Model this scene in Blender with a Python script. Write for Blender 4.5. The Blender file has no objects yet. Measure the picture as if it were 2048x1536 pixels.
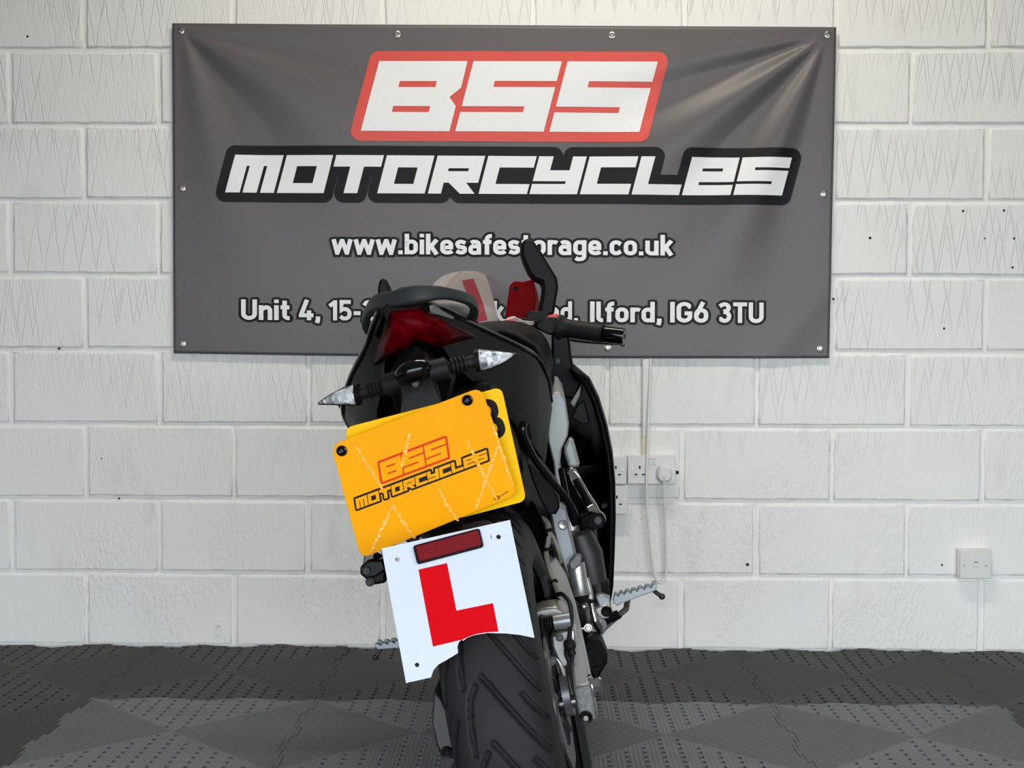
import bpy, bmesh, math, random
from mathutils import Vector, Matrix, noise
from mathutils.geometry import delaunay_2d_cdt
random.seed(7)
PI = math.pi
scene = bpy.context.scene
COL = scene.collection

# ------------------------------------------------------------------ camera
cam_d = bpy.data.cameras.new('camera'); cam = bpy.data.objects.new('camera', cam_d); COL.objects.link(cam)
cam_d.sensor_fit = 'HORIZONTAL'; cam_d.sensor_width = 36.0; cam_d.lens = 2700.0/2048.0*36.0
cam.location = (0, 0, 0.9078)
YAW, PIT, ROL = 0.0179, 0.0261, 0.0034
_f = Vector((-math.sin(YAW)*math.cos(PIT), math.cos(YAW)*math.cos(PIT), -math.sin(PIT)))
_r = Vector((math.cos(YAW), math.sin(YAW), 0)); _u = _r.cross(_f)
_r2 = _r*math.cos(ROL)+_u*math.sin(ROL); _u2 = _u*math.cos(ROL)-_r*math.sin(ROL)
cam.rotation_euler = Matrix((_r2, _u2, -_f)).transposed().to_euler()
cam_d.clip_start = 0.05
scene.camera = cam

# ------------------------------------------------------------------ world, lights, exposure
world = bpy.data.worlds.new('world'); scene.world = world; world.use_nodes = True
bg = world.node_tree.nodes['Background']; bg.inputs[0].default_value = (0.86, 0.93, 1.0, 1); bg.inputs[1].default_value = 8.2
scene.view_settings.view_transform = 'Standard'; scene.view_settings.look = 'None'
scene.view_settings.gamma = 1.0; scene.view_settings.use_curve_mapping = False
scene.view_settings.exposure = 0.0
def area(name, loc, rot, sx, sy, power, color):
    d = bpy.data.lights.new(name, 'AREA'); d.shape = 'RECTANGLE'; d.size = sx; d.size_y = sy
    d.energy = power; d.color = color
    o = bpy.data.objects.new(name, d); o.location = loc; o.rotation_euler = rot; COL.objects.link(o); return o
# the open shutter door behind the photographer lets the sky in (a portal only guides sampling of the sky)
DX0, DX1, DZ, YB = -2.1, 3.0, 1.95, -1.2
pt = area('shutter_portal', ((DX0+DX1)/2, YB-.1, DZ/2), (PI/2, 0, 0), DX1-DX0, DZ, 1, (1, 1, 1)); pt.data.cycles.is_portal = True
WALL_Y = 4.0547
LAMPS = [(0.15, 2.9)]

# ------------------------------------------------------------------ helpers
def V3(p): return Vector((p[0], p[1], p[2]))
def mesh(name, vs, fs):
    me = bpy.data.meshes.new(name); me.from_pydata([tuple(v) for v in vs], [], fs); me.update(); return me
def put(name, me, m=None, parent=None, smooth=False):
    o = bpy.data.objects.new(name, me); COL.objects.link(o)
    if m: me.materials.append(m) if not len(me.materials) else None
    if parent: o.parent = parent
    if smooth:
        for p in me.polygons: p.use_smooth = True
    return o
def auto_smooth(o, ang=35):
    me = o.data
    for p in me.polygons: p.use_smooth = True
    try: me.set_sharp_from_angle(angle=math.radians(ang))
    except Exception: pass
    return o
def tag(o, label, cat=None, group=None, kind=None):
    if label: o['label'] = label
    if cat: o['category'] = cat
    if group: o['group'] = group
    if kind: o['kind'] = kind
    return o
def empty(name, loc=(0, 0, 0), rot=(0, 0, 0)):
    o = bpy.data.objects.new(name, None); COL.objects.link(o); o.location = loc; o.rotation_euler = rot
    o.empty_display_size = 0.1; return o
def bevel(o, w=0.003, seg=2, ang=30):
    b = o.modifiers.new('bevel', 'BEVEL'); b.width = w; b.segments = seg; b.limit_method = 'ANGLE'; b.angle_limit = math.radians(ang)
    for p in o.data.polygons: p.use_smooth = True
    try: o.data.set_sharp_from_angle(angle=math.radians(50))
    except Exception: pass
    return o
def fixn(me):
    bm = bmesh.new(); bm.from_mesh(me); bmesh.ops.recalc_face_normals(bm, faces=bm.faces); bm.to_mesh(me); bm.free(); return me
class MB:
    def __init__(s): s.v = []; s.f = []
    def add(s, vs, fs):
        n = len(s.v); s.v += [tuple(v) for v in vs]; s.f += [[i+n for i in f] for f in fs]; return s
    def box(s, c, size, rot=None):
        vs = []
        for z in (-.5, .5):
            for x, y in ((-.5, -.5), (.5, -.5), (.5, .5), (-.5, .5)):
                p = Vector((x*size[0], y*size[1], z*size[2]))
                if rot: p = rot @ p
                vs.append(p+Vector(c))
        return s.add(vs, [[3, 2, 1, 0], [4, 5, 6, 7], [0, 1, 5, 4], [1, 2, 6, 5], [2, 3, 7, 6], [3, 0, 4, 7]])
    def prism(s, pts, off):
        n = len(pts); a = [V3(p) for p in pts]; b = [p+Vector(off) for p in a]
        return s.add(a+b, [list(range(n))[::-1], list(range(n, 2*n))]+[[i, (i+1) % n, (i+1) % n+n, i+n] for i in range(n)])
    def loft(s, secs, closed=True, cap=True):
        n = len(secs[0]); vs = [V3(p) for q in secs for p in q]; fs = []
        for i in range(len(secs)-1):
            for j in range(n if closed else n-1):
                k = (j+1) % n
                fs.append([i*n+j, i*n+k, (i+1)*n+k, (i+1)*n+j])
        if cap and closed: fs += [list(range(n))[::-1], [(len(secs)-1)*n+j for j in range(n)]]
        return s.add(vs, fs)
    def tube(s, path, r, n=12, cap=True, squash=None, pw=1.0):
        P = [V3(p) for p in path]; m = len(P)
        R = r if isinstance(r, (list, tuple)) else [r]*m
        T = []
        for i in range(m):
            t = (P[min(i+1, m-1)]-P[max(i-1, 0)]); T.append(t.normalized())
        up = Vector((0, 0, 1)) if abs(T[0].z) < .9 else Vector((1, 0, 0))
        nrm = (up-T[0]*up.dot(T[0])).normalized(); secs = []
        for i in range(m):
            nrm = (nrm-T[i]*nrm.dot(T[i])).normalized(); bi = T[i].cross(nrm)
            q = squash or (1, 1)
            se = lambda t: math.copysign(abs(t)**pw, t)
            secs.append([P[i]+(nrm*se(math.cos(a))*q[0]+bi*se(math.sin(a))*q[1])*R[i] for a in [2*PI*(k+.5)/n for k in range(n)]])
        return s.loft(secs, True, cap)
    def lathe(s, c, axis, prof, n=32):
        # prof: list of (r, h); axis: direction; closed profile if first==last not needed
        ax = V3(axis).normalized(); t = Vector((0, 0, 1)) if abs(ax.z) < .9 else Vector((1, 0, 0))
        a = ax.cross(t).normalized(); b = ax.cross(a)
        secs = []
        for k in range(n):
            an = 2*PI*k/n; d = a*math.cos(an)+b*math.sin(an)
            secs.append([V3(c)+ax*h+d*r for r, h in prof])
        m = len(prof); vs = [p for q in secs for p in q]; fs = []
        for k in range(n):
            k2 = (k+1) % n
            for j in range(m-1): fs.append([k*m+j, k2*m+j, k2*m+j+1, k*m+j+1])
        return s.add(vs, fs)
    def cyl(s, a, b, r, n=20, r2=None):
        a = V3(a); b = V3(b); r2 = r if r2 is None else r2
        return s.lathe(a, b-a, [(0.0001, 0), (r, 0), (r2, (b-a).length), (0.0001, (b-a).length)], n)
    def ball(s, c, r, n=16, sc=(1, 1, 1), rot=None):
        vs = []; fs = []; m = n//2
        for i in range(m+1):
            th = PI*i/m
            for j in range(n):
                ph = 2*PI*j/n
                p = Vector((math.sin(th)*math.cos(ph)*sc[0], math.sin(th)*math.sin(ph)*sc[1], math.cos(th)*sc[2]))*r
                if rot: p = rot @ p
                vs.append(V3(c)+p)
        for i in range(m):
            for j in range(n): fs.append([i*n+j, i*n+(j+1) % n, (i+1)*n+(j+1) % n, (i+1)*n+j])
        return s.add(vs, fs)
    def build(s, name, m, parent=None, sm=True, ang=35, bev=None, weld=True):
        me = mesh(name, s.v, s.f)
        if weld:
            bm = bmesh.new(); bm.from_mesh(me); bmesh.ops.remove_doubles(bm, verts=bm.verts, dist=1e-5)
            bmesh.ops.recalc_face_normals(bm, faces=bm.faces); bm.to_mesh(me); bm.free()
        o = put(name, me, m, parent)
        if bev: bevel(o, bev)
        elif sm: auto_smooth(o, ang)
        return o
def smooth_path(pts, k=6):
    P = [V3(p) for p in pts]; out = []
    for i in range(len(P)-1):
        p0 = P[max(i-1, 0)]; p1 = P[i]; p2 = P[i+1]; p3 = P[min(i+2, len(P)-1)]
        for j in range(k):
            t = j/k
            out.append(.5*((2*p1)+(p2-p0)*t+(2*p0-5*p1+4*p2-p3)*t*t+(3*p1-p0-3*p2+p3)*t**3))
    out.append(P[-1]); return out
def cdt(outer, holes=(), lift=lambda p: (p[0], 0, p[1])):
    """triangulate a 2D outline with holes and lift it into 3D"""
    vs = [Vector(p) for p in outer]; es = [(i, (i+1) % len(outer)) for i in range(len(outer))]
    for h in holes:
        n = len(vs); vs += [Vector(p) for p in h]; es += [(n+i, n+(i+1) % len(h)) for i in range(len(h))]
    ov, oe, of, *_ = delaunay_2d_cdt(vs, es, [], 1, 1e-7)
    def inside(p, poly):
        c = False; n = len(poly)
        for i in range(n):
            x1, y1 = poly[i]; x2, y2 = poly[(i+1) % n]
            if (y1 > p[1]) != (y2 > p[1]) and p[0] < (x2-x1)*(p[1]-y1)/(y2-y1)+x1: c = not c
        return c
    fs = []
    for f in of:
        c = sum((ov[i] for i in f), Vector((0, 0)))/len(f)
        if not inside(c, outer) or any(inside(c, h) for h in holes): continue
        fs.append(list(f))
    return [lift(p) for p in ov], fs
def lin(r, g, b):
    f = lambda c: ((c/255+.055)/1.055)**2.4 if c/255 > .04045 else c/255/12.92
    return (f(r), f(g), f(b), 1)

# ------------------------------------------------------------------ materials
def mat(name, col, rough=.5, metal=0.0, spec=.5, coat=0.0, emit=None, trans=0.0, bump=None, vary=None):
    m = bpy.data.materials.new(name); m.use_nodes = True; nt = m.node_tree; b = nt.nodes['Principled BSDF']
    b.inputs['Base Color'].default_value = col; b.inputs['Roughness'].default_value = rough
    b.inputs['Metallic'].default_value = metal; b.inputs['Specular IOR Level'].default_value = spec
    b.inputs['Coat Weight'].default_value = coat; b.inputs['Transmission Weight'].default_value = trans
    if emit: b.inputs['Emission Color'].default_value = emit[0]; b.inputs['Emission Strength'].default_value = emit[1]
    if bump or vary:
        tc = nt.nodes.new('ShaderNodeTexCoord')
        nz = nt.nodes.new('ShaderNodeTexNoise'); nz.inputs['Scale'].default_value = (bump or vary)[0]; nz.inputs['Detail'].default_value = 4
        nt.links.new(tc.outputs['Object'], nz.inputs['Vector'])
        if bump:
            bp = nt.nodes.new('ShaderNodeBump'); bp.inputs['Strength'].default_value = bump[1]; bp.inputs['Distance'].default_value = bump[2]
            nt.links.new(nz.outputs['Fac'], bp.inputs['Height']); nt.links.new(bp.outputs['Normal'], b.inputs['Normal'])
        if vary:
            nz2 = nt.nodes.new('ShaderNodeTexNoise'); nz2.inputs['Scale'].default_value = vary[0]; nz2.inputs['Detail'].default_value = 5
            nt.links.new(tc.outputs['Object'], nz2.inputs['Vector'])
            rp = nt.nodes.new('ShaderNodeValToRGB'); rp.color_ramp.elements[0].position = .35; rp.color_ramp.elements[1].position = .68
            rp.color_ramp.elements[0].color = tuple(c*vary[1] for c in col[:3])+(1,); rp.color_ramp.elements[1].color = col
            nt.links.new(nz2.outputs['Fac'], rp.inputs['Fac']); nt.links.new(rp.outputs['Color'], b.inputs['Base Color'])
    return m
M = {}
M['matt_black'] = mat('matt_black_plastic', lin(10, 10, 11), .5, spec=.18, vary=(40, .8))
M['satin_black'] = mat('satin_black_paint', lin(4, 4, 5), .42, spec=.055)
M['deep_black'] = mat('black_plastic', lin(4, 4, 5), .6, spec=.15)
M['gloss_black'] = mat('gloss_black', lin(6, 6, 7), .14, spec=.35)
M['grab'] = mat('grab_rail_plastic', lin(50, 52, 53), .55, spec=.25, bump=(900, .25, .0005))
M['rubber'] = mat('rubber', lin(16, 16, 17), .6, spec=.25)
M['tyre'] = mat('tyre_rubber', lin(35, 35, 36), .65, spec=.2, bump=(500, .2, .0006), vary=(14, .75))
M['cowl_grey'] = mat('satin_grey_paint', lin(118, 119, 118), .42)
M['silver'] = mat('silver_paint', lin(150, 154, 157), .36, metal=.6, vary=(20, .9))
M['alu'] = mat('cast_aluminium', lin(190, 190, 188), .36, metal=.9, bump=(300, .15, .0005), vary=(60, .75))
M['alu_rough'] = mat('weathered_aluminium', lin(128, 128, 128), .55, metal=.7, bump=(420, .4, .0006), vary=(160, .6))
M['spar'] = mat('grey_frame_paint', lin(156, 159, 158), .4, metal=.25)
M['chrome'] = mat('chrome', lin(215, 215, 215), .1, metal=1.0)
M['steel'] = mat('steel', lin(170, 168, 164), .3, metal=1.0)
M['disc'] = mat('brake_disc_steel', lin(120, 120, 122), .4, metal=.9)
M['dark_metal'] = mat('dark_engine_metal', lin(50, 50, 50), .45, metal=.5)
M['hose'] = mat('brake_hose', lin(120, 116, 106), .4)
M['orange'] = mat('orange_reflective_film', lin(244, 162, 1), .35, spec=.12, vary=(9, .93))
M['crease_glare'] = mat('creased_film_glare', lin(250, 172, 34), .2, coat=.4, bump=(300, .6, .002))  # lighter than the plate orange: glare on the film put into the colour
M['yellow'] = mat('yellow_plate_acrylic', lin(244, 188, 6), .2, spec=.3)
M['plate_black'] = mat('plate_character_black', lin(18, 17, 14), .2, spec=.25)
M['print_red'] = mat('print_red', lin(214, 50, 20), .35, spec=.2)
M['print_black'] = mat('print_black', lin(22, 20, 19), .35, spec=.2)
M['l_white'] = mat('learner_plate_white', lin(200, 207, 219), .4, spec=.3, vary=(6, .97))
M['l_red'] = mat('learner_plate_red', lin(200, 0, 14), .5, spec=.05)
M['reflector'] = mat('red_reflector', lin(112, 2, 14), .3, spec=.12, bump=(1400, .5, .001))
M['lamp_red'] = mat('tail_lamp_lens', lin(100, 1, 10), .3, spec=.03, bump=(60, .3, .003), vary=(45, .25))
M['fair_red'] = mat('red_fairing', lin(112, 2, 8), .4, spec=.02)
M['switch_red'] = mat('red_switch', lin(222, 34, 44), .4)
M['decal_white'] = mat('white_decal', lin(232, 232, 230), .35)
M['decal_red'] = mat('red_decal', lin(205, 28, 34), .35)
M['lens'] = mat('clear_indicator_lens', lin(222, 226, 230), .15, spec=.4, coat=.3, bump=(150, .4, .002), vary=(140, .5))
def lens_mat():
    m = M['lens']; nt = m.node_tree; b = nt.nodes['Principled BSDF']
    vo = nt.nodes.new('ShaderNodeTexVoronoi'); vo.distance = 'CHEBYCHEV'; vo.inputs['Scale'].default_value = 135; vo.inputs['Randomness'].default_value = .45
    tc = nt.nodes.new('ShaderNodeTexCoord'); nt.links.new(tc.outputs['Object'], vo.inputs['Vector'])
    sp = nt.nodes.new('ShaderNodeSeparateColor'); nt.links.new(vo.outputs['Color'], sp.inputs[0])
    rp = nt.nodes.new('ShaderNodeValToRGB'); rp.color_ramp.elements[0].color = lin(96, 98, 101); rp.color_ramp.elements[1].color = lin(236, 239, 242)
    nt.links.new(sp.outputs[0], rp.inputs[0]); nt.links.new(rp.outputs[0], b.inputs['Base Color'])
lens_mat()
M['banner'] = mat('grey_vinyl', lin(91, 86, 87), .42, spec=.45, bump=(700, .06, .0004))
M['b_red'] = mat('banner_red_print', lin(214, 72, 58), .45)
M['b_black'] = mat('banner_black_print', lin(20, 19, 20), .5, spec=.2)
M['b_white'] = mat('banner_white_print', lin(232, 232, 232), .45)
M['eyelet'] = mat('nickel_eyelet', lin(205, 200, 190), .25, metal=1.0)
M['pvc'] = mat('white_pvc', lin(214, 213, 210), .42)
M['pvc_warm'] = mat('yellowed_pvc', lin(222, 214, 186), .5)
M['hole'] = mat('dark_opening', lin(18, 17, 16), .8)
M['cable'] = mat('white_cable', lin(222, 220, 214), .45)
M['tile_dark'] = None
def glass_mat(name, tint, fac):
    m = bpy.data.materials.new(name); m.use_nodes = True; nt = m.node_tree; nt.nodes.clear()
    out = nt.nodes.new('ShaderNodeOutputMaterial'); mx = nt.nodes.new('ShaderNodeMixShader')
    tr = nt.nodes.new('ShaderNodeBsdfTransparent'); tr.inputs[0].default_value = tint
    gl = nt.nodes.new('ShaderNodeBsdfGlossy'); gl.inputs['Roughness'].default_value = .05
    lw = nt.nodes.new('ShaderNodeLayerWeight'); lw.inputs['Blend'].default_value = .5
    pw = nt.nodes.new('ShaderNodeMath'); pw.operation = 'POWER'; pw.inputs[1].default_value = 4.0
    ml = nt.nodes.new('ShaderNodeMath'); ml.operation = 'MULTIPLY_ADD'; ml.inputs[1].default_value = .8; ml.inputs[2].default_value = fac
    nt.links.new(lw.outputs['Facing'], pw.inputs[0]); nt.links.new(pw.outputs[0], ml.inputs[0])
    nt.links.new(ml.outputs[0], mx.inputs[0]); nt.links.new(tr.outputs[0], mx.inputs[1]); nt.links.new(gl.outputs[0], mx.inputs[2])
    nt.links.new(mx.outputs[0], out.inputs[0]); return m
M['screen'] = glass_mat('clear_screen', (.86, .86, .87, 1), .04)

def N(nt, t, **k):
    n = nt.nodes.new(t)
    for a, b in k.items(): setattr(n, a, b)
    return n
def math_(nt, op, a, b=None, c=None):
    n = nt.nodes.new('ShaderNodeMath'); n.operation = op
    for i, v in enumerate((a, b, c)):
        if v is None: continue
        if isinstance(v, (int, float)): n.inputs[i].default_value = v
        else: nt.links.new(v, n.inputs[i])
    return n.outputs[0]
def paint_mat():
    """white masonry paint: brush and trowel ridges as fine relief, marks as stains"""
    m = bpy.data.materials.new('white_masonry_paint'); m.use_nodes = True; nt = m.node_tree; b = nt.nodes['Principled BSDF']
    tc = N(nt, 'ShaderNodeTexCoord'); oi = N(nt, 'ShaderNodeObjectInfo'); geo = N(nt, 'ShaderNodeNewGeometry')
    sx = N(nt, 'ShaderNodeSeparateXYZ'); nt.links.new(tc.outputs['Object'], sx.inputs[0])
    px = N(nt, 'ShaderNodeSeparateXYZ'); nt.links.new(geo.outputs['Position'], px.inputs[0])
    rnd = oi.outputs['Random']
    wob = N(nt, 'ShaderNodeTexNoise'); wob.inputs['Scale'].default_value = 9; wob.inputs['Detail'].default_value = 3
    nt.links.new(geo.outputs['Position'], wob.inputs['Vector'])
    wx = math_(nt, 'MULTIPLY', math_(nt, 'SUBTRACT', wob.outputs['Fac'], .5), .016)
    x0 = math_(nt, 'ADD', math_(nt, 'ADD', sx.outputs['X'], wx), math_(nt, 'MULTIPLY', rnd, 7.3))
    def zig(period, height, offk, ph):
        xx = math_(nt, 'ADD', x0, ph)
        fr = math_(nt, 'FRACT', math_(nt, 'DIVIDE', math_(nt, 'ADD', xx, 20.0), period))
        tri = math_(nt, 'MULTIPLY', math_(nt, 'ABSOLUTE', math_(nt, 'SUBTRACT', fr, .5)), 2.0)
        off = math_(nt, 'SUBTRACT', math_(nt, 'MULTIPLY', math_(nt, 'FRACT', math_(nt, 'MULTIPLY', rnd, offk)), .22), .16)
        zc = math_(nt, 'ADD', math_(nt, 'MULTIPLY', tri, height), off)
        d = math_(nt, 'DIVIDE', math_(nt, 'ABSOLUTE', math_(nt, 'SUBTRACT', sx.outputs['Z'], zc)), 2*height/period)
        return math_(nt, 'MAXIMUM', math_(nt, 'SUBTRACT', 1.0, math_(nt, 'DIVIDE', d, .0023)), 0.0)
    z1 = zig(.052, .17, 3.7, 0.0); z2 = zig(.061, .20, 7.9, .013); z3 = zig(.047, .13, 13.3, .03)
    zz = math_(nt, 'MAXIMUM', math_(nt, 'MAXIMUM', z1, z2), math_(nt, 'MULTIPLY', z3, .7))
    # ridges are strong on the upper courses, weaker on the lower ones
    brk = N(nt, 'ShaderNodeTexNoise'); brk.inputs['Scale'].default_value = 5; brk.inputs['Detail'].default_value = 2
    nt.links.new(geo.outputs['Position'], brk.inputs['Vector'])
    br = N(nt, 'ShaderNodeMapRange'); br.inputs[1].default_value = .38; br.inputs[2].default_value = .55
    nt.links.new(brk.outputs['Fac'], br.inputs[0])
    zz = math_(nt, 'MULTIPLY', zz, math_(nt, 'ADD', math_(nt, 'MULTIPLY', br.outputs[0], .75), .25))
    lo = N(nt, 'ShaderNodeMapRange'); lo.inputs[1].default_value = .25; lo.inputs[2].default_value = 1.0; lo.inputs[3].default_value = .22; lo.inputs[4].default_value = 1.0
    nt.links.new(px.outputs['Z'], lo.inputs[0]); zz = math_(nt, 'MULTIPLY', zz, lo.outputs[0])
    fn = N(nt, 'ShaderNodeTexNoise'); fn.inputs['Scale'].default_value = 120; fn.inputs['Detail'].default_value = 4
    mp = N(nt, 'ShaderNodeMapping'); mp.inputs['Scale'].default_value = (1, 1, .45)
    nt.links.new(geo.outputs['Position'], mp.inputs['Vector']); nt.links.new(mp.outputs[0], fn.inputs['Vector'])
    rg = N(nt, 'ShaderNodeTexNoise'); rg.inputs['Scale'].default_value = 3.1; rg.inputs['Detail'].default_value = 1
    nt.links.new(geo.outputs['Position'], rg.inputs['Vector'])
    rgm = N(nt, 'ShaderNodeMapRange'); rgm.inputs[1].default_value = .45; rgm.inputs[2].default_value = .65
    rgm.inputs[3].default_value = .12; rgm.inputs[4].default_value = 1.0; nt.links.new(rg.outputs['Fac'], rgm.inputs[0])
    h = math_(nt, 'ADD', math_(nt, 'MULTIPLY', zz, -1.0), math_(nt, 'MULTIPLY', math_(nt, 'MULTIPLY', fn.outputs['Fac'], rgm.outputs[0]), math_(nt, 'SUBTRACT', 4.6, math_(nt, 'MULTIPLY', lo.outputs[0], 2.9))))
    bp = N(nt, 'ShaderNodeBump'); bp.inputs['Strength'].default_value = 1.0; bp.inputs['Distance'].default_value = .0013
    nt.links.new(h, bp.inputs['Height']); nt.links.new(bp.outputs['Normal'], b.inputs['Normal'])
    # scuffs and grime stains
    st = N(nt, 'ShaderNodeTexNoise'); st.inputs['Scale'].default_value = 7; st.inputs['Detail'].default_value = 6
    mp2 = N(nt, 'ShaderNodeMapping'); mp2.inputs['Scale'].default_value = (1.6, 1, .6)
    nt.links.new(geo.outputs['Position'], mp2.inputs['Vector']); nt.links.new(mp2.outputs[0], st.inputs['Vector'])
    sr = N(nt, 'ShaderNodeMapRange'); sr.inputs[1].default_value = .62; sr.inputs[2].default_value = .80
    nt.links.new(st.outputs['Fac'], sr.inputs[0])
    mx = N(nt, 'ShaderNodeMix'); mx.data_type = 'RGBA'
    mx.inputs[6].default_value = lin(232, 231, 227); mx.inputs[7].default_value = lin(176, 170, 162)
    nt.links.new(math_(nt, 'MULTIPLY', sr.outputs[0], .28), mx.inputs[0])
    nt.links.new(mx.outputs[2], b.inputs['Base Color'])
    b.inputs['Roughness'].default_value = .55; b.inputs['Specular IOR Level'].default_value = .35
    return m
M['paint'] = paint_mat()
def tile_mat(name, col):
    m = bpy.data.materials.new(name); m.use_nodes = True; nt = m.node_tree; b = nt.nodes['Principled BSDF']
    tc = N(nt, 'ShaderNodeTexCoord'); sx = N(nt, 'ShaderNodeSeparateXYZ'); nt.links.new(tc.outputs['Object'], sx.inputs[0])
    X, Y = sx.outputs['X'], sx.outputs['Y']
    def saw(v, p): return math_(nt, 'ABSOLUTE', math_(nt, 'SUBTRACT', math_(nt, 'FRACT', math_(nt, 'DIVIDE', math_(nt, 'ADD', v, 9.0), p)), .5))
    a = saw(math_(nt, 'ADD', X, math_(nt, 'MULTIPLY', Y, .55)), .024); c = saw(math_(nt, 'SUBTRACT', X, math_(nt, 'MULTIPLY', Y, .55)), .024)
    weave = math_(nt, 'MULTIPLY', math_(nt, 'MAXIMUM', a, c), 2.0)
    wl = math_(nt, 'POWER', weave, 6.0)
    ribs = math_(nt, 'POWER', math_(nt, 'MULTIPLY', saw(X, .0102), 2.0), 2.0)
    side = math_(nt, 'GREATER_THAN', math_(nt, 'ABSOLUTE', X), math_(nt, 'ABSOLUTE', Y))
    h = math_(nt, 'ADD', math_(nt, 'MULTIPLY', side, math_(nt, 'MULTIPLY', wl, -1.0)), math_(nt, 'MULTIPLY', math_(nt, 'SUBTRACT', 1.0, side), ribs))
    bp = N(nt, 'ShaderNodeBump'); bp.inputs['Strength'].default_value = .8; bp.inputs['Distance'].default_value = .0016
    nt.links.new(h, bp.inputs['Height']); nt.links.new(bp.outputs['Normal'], b.inputs['Normal'])
    nz = N(nt, 'ShaderNodeTexNoise'); nz.inputs['Scale'].default_value = 6; nz.inputs['Detail'].default_value = 6
    geo = N(nt, 'ShaderNodeNewGeometry'); nt.links.new(geo.outputs['Position'], nz.inputs['Vector'])
    mx = N(nt, 'ShaderNodeMix'); mx.data_type = 'RGBA'; mx.inputs[6].default_value = tuple(k*.8 for k in col[:3])+(1,); mx.inputs[7].default_value = tuple(k*1.12 for k in col[:3])+(1,)
    nt.links.new(nz.outputs['Fac'], mx.inputs[0])
    fin = N(nt, 'ShaderNodeMix'); fin.data_type = 'RGBA'; fin.blend_type = 'MULTIPLY'; fin.inputs[0].default_value = 1.0
    nt.links.new(mx.outputs[2], fin.inputs[6]); cmb = N(nt, 'ShaderNodeCombineColor')
    fv = math_(nt, 'SUBTRACT', 1.12, math_(nt, 'MULTIPLY', side, .34))      # ribbed areas lighter, woven diamonds darker: light caught by ribs put into colour
    for i in range(3): nt.links.new(fv, cmb.inputs[i])
    nt.links.new(cmb.outputs[0], fin.inputs[7]); nt.links.new(fin.outputs[2], b.inputs['Base Color'])
    b.inputs['Roughness'].default_value = .62; b.inputs['Specular IOR Level'].default_value = .3
    return m
M['tile_dark'] = tile_mat('charcoal_floor_tile', lin(58, 57, 56))
M['tile_light'] = tile_mat('grey_floor_tile', lin(104, 108, 110))
M['front_plate'] = mat('front_learner_plate_back', lin(176, 162, 153), .5, spec=.2)
M['front_letter'] = mat('front_learner_letter', lin(164, 58, 62), .5, spec=.2)
M['slab'] = mat('concrete_slab', lin(5, 5, 5), .95, spec=.1)
M['plaster'] = mat('white_plaster', lin(205, 203, 198), .7)

# ------------------------------------------------------------------ the room
X0, X1, ZC = -4.6, 4.6, 3.1
GX = -1.3623          # block grid origin
def struct(name, mb, m, label=None, bev=None):
    o = mb.build(name, m, None, sm=False, bev=bev); o['kind'] = 'structure'
    if label: o['label'] = label
    return o
MORTAR_Y = WALL_Y+.0065
wall_back = struct('wall_back', MB().box(((X0+X1)/2, MORTAR_Y+.1, ZC/2-.06), (X1-X0, .2, ZC+.12)), M['paint'], 'white painted concrete block wall behind the motorcycle')
struct('wall_left', MB().box((X0-.1, (YB+WALL_Y)/2, ZC/2), (.2, WALL_Y-YB+.4, ZC)), M['plaster'])
struct('wall_right', MB().box((X1+.1, (YB+WALL_Y)/2, ZC/2), (.2, WALL_Y-YB+.4, ZC)), M['plaster'])
fr = MB()
fr.box(((X0+DX0)/2, YB-.1, ZC/2), (DX0-X0, .2, ZC)); fr.box(((X1+DX1)/2, YB-.1, ZC/2), (X1-DX1, .2, ZC)); fr.box(((DX0+DX1)/2, YB-.1, (ZC+DZ)/2), (DX1-DX0, .2, ZC-DZ))
struct('wall_front', fr, M['plaster'])
struct('ground', MB().box((0, YB-6.2, -.15), (30, 12, .1)), mat('asphalt', lin(70, 70, 70), .9), 'asphalt yard outside the shutter door')
struct('ceiling', MB().box(((X0+X1)/2, (YB+WALL_Y)/2, ZC+.05), (X1-X0+.4, WALL_Y-YB+.4, .1)), M['plaster'])
floor = struct('floor', MB().box(((X0+X1)/2, (YB+WALL_Y)/2, -.072), (X1-X0, WALL_Y-YB, .1)), M['slab'], 'floor of interlocking dark and light grey mats')
# ceiling strip lamps
for i, (lx, ly) in enumerate(LAMPS):
    e = empty('strip_lamp', (lx, ly, ZC-.063)); tag(e, 'white fluorescent strip lamp on the ceiling above the banner', 'lamp')
    MB().box((0, 0, .03), (1.5, .12, .06)).build('lamp_body', M['pvc'], e, sm=False)
    MB().cyl((-.72, 0, -.02), (.72, 0, -.02), .018, 12).build('lamp_tube', mat('lamp_tube_glow', (1, .93, .82, 1), .5, emit=((1, .93, .82, 1), 4.0)) if i == 0 else bpy.data.materials['lamp_tube_glow'], e)
    a = area('strip_lamp_light', (lx, ly, ZC-.115), (0, 0, 0), 1.45, .12, 37, (1.0, .93, .80))

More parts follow.
